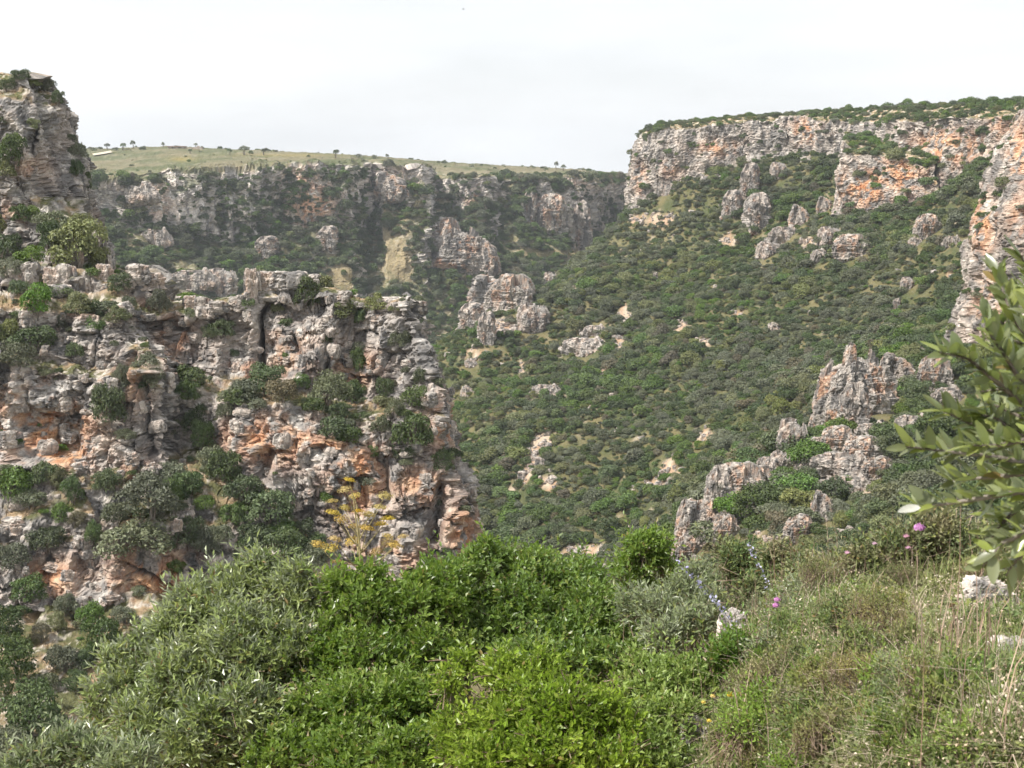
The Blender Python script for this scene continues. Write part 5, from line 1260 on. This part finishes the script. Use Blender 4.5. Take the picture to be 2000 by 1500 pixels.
# ---- white limestone rocks in the grass
M_ROCKW = stone_material('bleached_limestone', .07, .7)
NR = [rock_mesh('field_stone', .4, .32, .28, n=22, s=.055, seed=90 + i, taper=.3, stain=.05, tint=1.25, p=3.2, mat=M_ROCKW) for i in range(3)]
for (px, py, w, h, lab) in [(1428, 1245, 46, 50, 'white limestone rock poking up behind the small deep green shrub'), (1352, 1490, 64, 66, 'white limestone rock at the bottom edge beside the green shrub'), (1925, 1195, 80, 44, 'flat pale rock at the top of the stony path'), (1985, 1300, 90, 36, 'pale flat stone in the path on the right'), (1905, 1300, 40, 20, 'small pale stone on the near side of the path'),
                            (1400, 1440, 34, 20, 'small pink white stone in the grass above the bottom rock'), (1960, 1240, 34, 18, 'small stone just below the flat pale rock'), (1395, 1385, 40, 18, 'low cream stone among yellow flowers')]:
    loc, nor, ob = cast(px, py)
    for q in (0, 10, 25, 40, 60):
        loc, nor, ob = cast(px, py + q)
        if loc is not None and ob.name == 'near_ground': break
    if loc is None or ob.name != 'near_ground' or loc.y > 10: loc = at(px, py, 6.2)
    k = loc.y / F; o = obj('field_stone', NR[px % 3], None, loc, random.uniform(-.5, .5), (w * k / .4 * 1.4, w * k / .4 * 1.2, h * k / .28 * 1.6)); tag(o, lab, 'stone')

# ---- flowers
M_STEMG = plain_material('green_stem', (.12, .16, .05), (.20, .22, .09), 30, .7, .2, .1)
M_MAG = leaf_material('magenta_petals', (.42, .16, .37), (.58, .30, .52), .02, .1, 20, .6, .2, .3)
M_PINK = leaf_material('pale_pink_petals', (.55, .30, .40), (.68, .46, .54), .02, .1, 20, .6, .2, .3)
M_LAV = leaf_material('lavender_petals', (.34, .34, .55), (.52, .52, .70), .02, .1, 20, .6, .2, .3)
M_YEL = leaf_material('yellow_florets', (.55, .40, .08), (.66, .52, .16), .02, .12, 20, .7, .2, .2)
M_OCH = leaf_material('fennel_florets', (.40, .29, .06), (.54, .41, .11), .012, .12, 8, .7, .2, .25)
def head_mesh(name, n, mat, seed, size=.42, flat=.7):
    rng = np.random.default_rng(seed); u = rng.normal(size=(n, 3)); u /= np.linalg.norm(u, axis=1, keepdims=True); u[:, 2] = np.abs(u[:, 2]) * flat
    N = u + rng.normal(size=u.shape) * .3; N /= np.linalg.norm(N, axis=1, keepdims=True)
    V, f = kite_cards(u * rng.uniform(.45, 1, (n, 1)), N, size, rng, 1.3); return mesh_np(name, V, f, [mat])
HEADS = {'mag': head_mesh('flower_head', 46, M_MAG, 1), 'pink': head_mesh('flower_head', 40, M_PINK, 2), 'yel': head_mesh('flower_head', 50, M_YEL, 3, .3), 'och': head_mesh('umbel', 260, M_OCH, 4, .105, .7)}
def flower(px, py, w, d, kind, lab, cat='flower'):
    c = at(px, py, d); g = float(near_z(np.array([c.x]), np.array([c.y]))[0]); g = min(g, c.z - .03)
    t = empty('flower', (c.x, c.y, g)); r = .5 * w * d / F
    o = obj('flower_head', HEADS[kind], t, (0, 0, c.z - g), 0, (r, r, r))
    hgt = c.z - g
    V, f = tube([(0.02, .02, 0), (.012, 0, hgt * .5), (0, 0, hgt)], [.0022, .0018, .0014], 5); obj('stem', mesh_np('stem', V, f, [M_STEMG], smooth=True), t)
    tag(t, lab, cat)
for (px, py, w, kd, lab) in [(1796, 1032, 24, 'mag', 'largest magenta blossom, on top of the cistus bush'), (1770, 1048, 13, 'pink', 'pale pink blossom just left of the largest magenta blossom'), (1708, 1062, 11, 'pink', 'pale pink blossom on the valley side of the cistus bush'), (1773, 1070, 11, 'pink', 'faded pink blossom below the largest magenta blossom'), (1655, 1080, 12, 'pink', 'faded pink blossom at the valley end of the cistus bush'),
                             (1518, 1172, 14, 'mag', 'purple flower spike tip beside the grey green shrub'), (1516, 1183, 15, 'mag', 'purple flower in the middle of the spike beside the grey shrub'), (1735, 1193, 11, 'mag', 'small magenta flower right of the grey green shrub'), (1700, 1201, 10, 'mag', 'small magenta flower nearest the grey green shrub'), (1766, 1204, 9, 'mag', 'faint magenta flower in the grass below the cistus'),
                             (1897, 1401, 18, 'mag', 'magenta thistle in the grass at the lower right'), (1827, 1337, 9, 'mag', 'tiny magenta flower above the lower right thistle'), (1964, 1192, 10, 'mag', 'small pink flower beside the flat pale rock'),
                             (1392, 1360, 12, 'yel', 'pale yellow flower at the grassy edge'), (1374, 1372, 11, 'yel', 'lowest pale yellow flower at the grassy edge'), (1426, 1357, 17, 'yel', 'larger pale yellow flower cluster at the grassy edge'), (1444, 1357, 14, 'yel', 'pale yellow flower furthest along the grassy edge'), (1385, 1408, 12, 'yel', 'pale yellow flower over the bottom white rock')]:
    d = 6.0 if py < 1090 else (5.5 if py < 1220 else (4.9 if py < 1380 else 3.7))
    flower(px, py, w, d, kd, lab)
def spike(pts, d, lab, seed):
    rng = np.random.default_rng(seed); W3 = [at(x, y, d + .05 * i) for i, (x, y) in enumerate(pts)]
    b0 = W3[-1]; g = float(near_z(np.array([b0.x]), np.array([b0.y]))[0]); base = Vector((b0.x + .03, b0.y, min(g, b0.z - .05)))
    t = empty('flower_spike', base); tag(t, lab, 'flower')
    line = [v - base for v in W3] + [Vector((0, 0, 0))]
    V, f = tube(line, [.0015] * (len(line) - 1) + [.003], 5); obj('stem', mesh_np('stem', V, f, [M_STEMG], smooth=True), t)
    P = []
    for a_, b_ in zip(line[:-2], line[1:-1]):
        for q in range(16): P.append(tuple(a_.lerp(b_, rng.random())))
    P = np.array(P) + rng.normal(size=(len(P), 3)) * .008; N = rng.normal(size=P.shape); N /= np.linalg.norm(N, axis=1, keepdims=True)
    V, f = kite_cards(P, N, .0085, rng, 1.4); obj('blossoms', mesh_np('blossoms', V, f, [M_LAV]), t)
spike([(1322, 1094), (1345, 1118), (1372, 1146), (1400, 1176), (1425, 1205)], 6.9, 'long leaning spike of lavender blossoms before the rusty crag', 31)
spike([(1463, 1060), (1468, 1080), (1488, 1115), (1498, 1150)], 7.0, 'shorter lavender spike beside the feathery green bush', 32)
spike([(1390, 1165), (1405, 1185), (1430, 1215), (1445, 1240)], 6.6, 'faded lavender spike above the white limestone rock', 33)

# ---- giant fennel with ochre umbels
um = [(682, 939), (675, 958), (694, 970), (753, 970), (649, 981), (674, 993), (741, 993), (649, 1003), (719, 1007), (757, 1015), (693, 1031), (717, 1034), (743, 1026), (757, 1049), (787, 1049), (655, 1055), (757, 1061), (687, 1059), (622, 1065), (772, 1066), (647, 1071), (657, 1099), (621, 1125), (649, 1123), (794, 1125), (735, 1080), (700, 1000), (667, 1015)]
def fennel():
    rng = random.Random(9); d = 9.7; b = at(708, 1330, d); g = float(near_z(np.array([b.x]), np.array([b.y]))[0]); base = Vector((b.x, b.y, g))
    t = empty('giant_fennel', base); tag(t, 'giant fennel with ochre yellow umbels rising behind the mastic shrub', 'plant')
    top = at(690, 975, d) - base; mid = at(706, 1130, d) - base
    V, f = tube([Vector((0, 0, 0)), mid, at(702, 1060, d) - base, top], [.014, .011, .008, .004], 7); obj('stem', mesh_np('stem', V, f, [plain_material('fennel_stem', (.30, .26, .12), (.42, .36, .2), 12, .7, .2, .1)], smooth=True), t)
    sm = bpy.data.materials['fennel_stem']
    for (x, y) in um:
        e = at(x, y, d + rng.uniform(-.18, .18)) - base; y0 = min(max(y + 45 + abs(x - 705) * .35, 1000), 1190)
        s0 = at(702 + rng.uniform(-3, 3), y0, d) - base; m = s0.lerp(e, .55) + Vector((0, 0, -.02))
        V, f = tube([s0, m, e], [.0045, .0035, .002], 5); obj('branch', mesh_np('branch', V, f, [sm], smooth=True), t)
        r = rng.uniform(13, 21) * d / F; o = obj('umbel', HEADS['och'], t, e, rng.uniform(0, 6), (r, r, r * .75)); o.rotation_euler = (rng.uniform(-.3, .3), rng.uniform(-.3, .3), rng.uniform(0, 6))
fennel()

# ---- olive tree at the right edge: only a spray of branches reaches into view
M_OL = leaf_material('olive_leaves', (.105, .145, .048), (.175, .210, .082), .02, .16, 6, .30, .6, .26, (.22, .30, .055), (.25, .29, .18), True)
def leaf_mesh(seed):
    rng = random.Random(seed); n = 9; V, Fq = [], []
    cv = rng.uniform(-.18, .12); tw = rng.uniform(-.25, .25)
    for i in range(n):
        u = i / (n - 1); w = .5 * (math.sin(math.pi * min(1, u * .92 + .05)) ** .75) * (1 - .25 * u) + .004; z = cv * u * u
        for j in (-1, 0, 1):
            V.append((j * w * .43, u, z + abs(j) * w * .14 + j * tw * u * .1))
    for i in range(n - 1):
        for j in (0, 1):
            a = i * 3 + j; Fq.append((a, a + 1, a + 4, a + 3))
    return mesh_np('leaf', np.array(V), np.array(Fq), [M_OL], smooth=True)
LV = [leaf_mesh(i) for i in range(6)]
def olive_tree():
    rng = random.Random(4); base = Vector((1.55, 2.1, float(near_z(np.array([1.55]), np.array([2.1]))[0]) - .02))
    t = empty('olive_tree', base); tag(t, 'olive tree whose close leafy branches reach in from the right edge', 'tree')
    V, f = tube([Vector((0, 0, 0)), Vector((-.05, -.02, .6)), Vector((.0, -.05, 1.15)), Vector((.1, -.1, 1.9))], [.09, .07, .055, .03], 10); obj('trunk', mesh_np('trunk', V, f, [M_BARK], smooth=True), t)
    tw = [  # polylines in the photograph with their distance, thick end first
     ([(2150, 930), (2010, 905), (1930, 890), (1850, 882), (1768, 872)], 1.72), ([(2120, 985), (1990, 960), (1905, 975), (1840, 985), (1790, 990)], 1.62), ([(2130, 860), (2010, 800), (1940, 740), (1890, 700), (1835, 688)], 1.75),
     ([(2110, 760), (2030, 690), (1980, 620), (1960, 570), (1945, 530)], 1.7), ([(2140, 820), (2040, 780), (1985, 730), (1960, 690), (1925, 640)], 1.66), ([(2120, 1010), (2020, 1030), (1960, 1060), (1935, 1090), (1915, 1110)], 1.6),
     ([(2130, 880), (2030, 880), (1960, 850), (1900, 830), (1838, 800)], 1.78), ([(2130, 940), (2040, 960), (1980, 1000), (1950, 1030), (1930, 1060)], 1.7), ([(2110, 720), (2060, 640), (2030, 580), (2010, 540), (1995, 500)], 1.72),
     ([(2120, 900), (2040, 920), (1960, 930), (1900, 935), (1850, 940)], 1.68), ([(2130, 800), (2060, 840), (2000, 860), (1950, 870), (1900, 870)], 1.6), ([(2120, 1040), (2050, 1060), (2000, 1080), (1980, 1100), (1965, 1125)], 1.68),
     ([(2110, 700), (2050, 720), (2000, 740), (1960, 760), (1915, 765)], 1.82), ([(2130, 760), (2080, 700), (2040, 660), (2020, 620), (2000, 590)], 1.6), ([(2120, 960), (2060, 1000), (2020, 1020), (1990, 1040), (1960, 1030)], 1.8)]
    for i in range(16):
        y0 = rng.uniform(600, 1070); x1 = 1900 + .00045 * (y0 - 860) ** 2 + rng.uniform(0, 90); y1 = y0 + rng.uniform(-90, 40)
        tw.append(([(2130, y0 + 60), (2060, y0 + 30), (1.0 * (x1 + 2060) / 2, (y0 + 30 + y1) / 2 + 8), (x1 + 30, y1 + 8), (x1, y1)], rng.uniform(1.75, 2.0)))
    nl = 0; extra = []
    joint = Vector((.0, -.05, 1.15))
    for wi, (pl_, d) in enumerate(tw):
        pts_ = [at(x, y, d + .015 * i * (1 if wi % 2 else -1)) - base for i, (x, y) in enumerate(pl_)]
        V, f = tube([joint + Vector((.03, .03, .2 * (wi % 3)))] + pts_, [.012, .006, .0042, .0032, .0022, .0012], 6)
        br = obj('branch', mesh_np('branch', V, f, [M_BARK], smooth=True), t)
        seg = [(pts_[i + 1] - pts_[i]).length for i in range(4)]; Lt = sum(seg); m = int(Lt / .0040)
        for q in range(m):
            u = (q + .5) / m * Lt; i = 0
            while i < 3 and u > seg[i]: u -= seg[i]; i += 1
            p = pts_[i].lerp(pts_[i + 1], min(1, u / seg[i])); T = (pts_[i + 1] - pts_[i]).normalized()
            if project(np.array([tuple(p + base)]))[0][0] > 2040: continue
            ang = (q % 2) * math.pi + (q // 2 % 2) * 1.57 + rng.uniform(-.5, .5)
            sd = T.cross(Vector((0, 0, 1))).normalized(); up_ = sd.cross(T)
            R_ = sd * math.cos(ang) + up_ * math.sin(ang)
            ax = (T * rng.uniform(.6, 1.0) + R_ * .75 + Vector((0, 0, .42)) + Vector((rng.gauss(0, .15), rng.gauss(0, .15), rng.gauss(0, .15)))).normalized()
            nr = (Vector((rng.gauss(0, .5), -.25 + rng.gauss(0, .5), 1.0 + rng.gauss(0, .3)))); nr = (nr - ax * nr.dot(ax)).normalized(); x_ = ax.cross(nr)
            l_ = rng.uniform(.024, .038); wd = l_ * rng.uniform(.85, 1.15)
            if (q * 7 + wi) % 5 > 1 or nl >= 300:
                extra.append((LV[(q + wi) % 6], Matrix.Translation(p) @ Matrix(((x_.x * wd, ax.x * l_, nr.x * l_, 0), (x_.y * wd, ax.y * l_, nr.y * l_, 0), (x_.z * wd, ax.z * l_, nr.z * l_, 0), (0, 0, 0, 1))))); continue
            o = obj('leaf', LV[(q + wi) % 6], br); o.matrix_local = Matrix.Translation(p) @ Matrix(((x_.x * wd, ax.x * l_, nr.x * l_, 0), (x_.y * wd, ax.y * l_, nr.y * l_, 0), (x_.z * wd, ax.z * l_, nr.z * l_, 0), (0, 0, 0, 1))); nl += 1
    vv, ff, o_ = [], [], 0
    for me0, mt in extra:
        co = np.empty(len(me0.vertices) * 3, np.float32); me0.vertices.foreach_get('co', co); co = co.reshape(-1, 3); M4 = np.array(mt)
        vv.append(co @ M4[:3, :3].T + M4[:3, 3]); ix_ = np.empty(len(me0.loops), np.int32); me0.loops.foreach_get('vertex_index', ix_); ff.append(ix_.reshape(-1, 4) + o_); o_ += len(co)
    tag(obj('leaves', mesh_np('leaves', np.concatenate(vv), np.concatenate(ff), [M_OL], smooth=True), t), kind='stuff')
    pale = plain_material('painted_glint_leaf', (.40, .40, .34), (.50, .49, .43), 40, .5, .4, .1)  # pale base colour stands in for a bright reflection on this one leaf
    me_ = LV[0].copy(); me_.materials.clear(); me_.materials.append(pale)
    a_ = at(1796, 990, 1.60) - base; b_ = at(1752, 1003, 1.58) - base; ax = (b_ - a_); l_ = ax.length; ax.normalize(); nr = Vector((0, -.6, .8)); nr = (nr - ax * nr.dot(ax)).normalized(); x_ = ax.cross(nr)
    o = obj('leaf', me_, br); o.matrix_local = Matrix.Translation(a_) @ Matrix(((x_.x * l_ * .8, ax.x * l_, nr.x * l_, 0), (x_.y * l_ * .8, ax.y * l_, nr.y * l_, 0), (x_.z * l_ * .8, ax.z * l_, nr.z * l_, 0), (0, 0, 0, 1))); o['label'] = 'leaf painted pale for its bright reflection'
    print('olive leaves', nl)
olive_tree()

# ---- two birds high in the sky
M_BIRD = plain_material('dark_feathers', (.06, .055, .05), (.12, .11, .10), 10, .8, .2, .1)
def bird(px, py, d, lab, rz):
    V = np.array([(-.16, 0, 0), (-.05, .035, .01), (-.05, -.035, .01), (.05, .03, .02), (.05, -.03, .02), (.13, 0, .01), (0, 0, -.05), (0, .22, .07), (-.07, .24, .06), (-.02, .42, .02), (0, -.22, .07), (-.07, -.24, .06), (-.02, -.42, .02), (-.05, 0, .045), (.05, 0, .05)])
    Fq = [(0, 1, 13), (0, 13, 2), (1, 3, 14), (1, 14, 13), (13, 14, 4), (13, 4, 2), (3, 5, 14), (4, 14, 5), (0, 6, 1), (0, 2, 6), (1, 6, 3), (2, 4, 6), (3, 6, 5), (4, 5, 6), (3, 7, 8), (3, 8, 1), (7, 9, 8), (4, 11, 10), (4, 2, 11), (10, 11, 12)]
    o = obj('bird', mesh_np('bird', V, np.array(Fq), [M_BIRD]), None, at(px, py, d), rz); tag(o, lab, 'bird')
bird(905, 18, 160, 'tiny dark bird flying higher in the white sky', .4)
bird(1022, 45, 200, 'tiny dark bird lower in the white sky', 1.9)
print('done', round(time.time() - T0, 1))
#@@HAZE
# ================================================================== HAZE
V, Fq = box(-2450, 2450, -650, 2450, -127, 62)
hm, t_ = nodes_of('haze'); pv = t_.nodes.new('ShaderNodeVolumePrincipled'); ho = t_.nodes.new('ShaderNodeOutputMaterial')
pv.inputs['Color'].default_value = (.86, .92, 1.0, 1); pv.inputs['Density'].default_value = .00014; pv.inputs['Anisotropy'].default_value = .2
t_.links.new(pv.outputs[0], ho.inputs['Volume'])
tag(obj('haze', mesh_np('haze', V, Fq, [hm])), 'thin pale haze in the valley air', 'haze', kind='stuff')
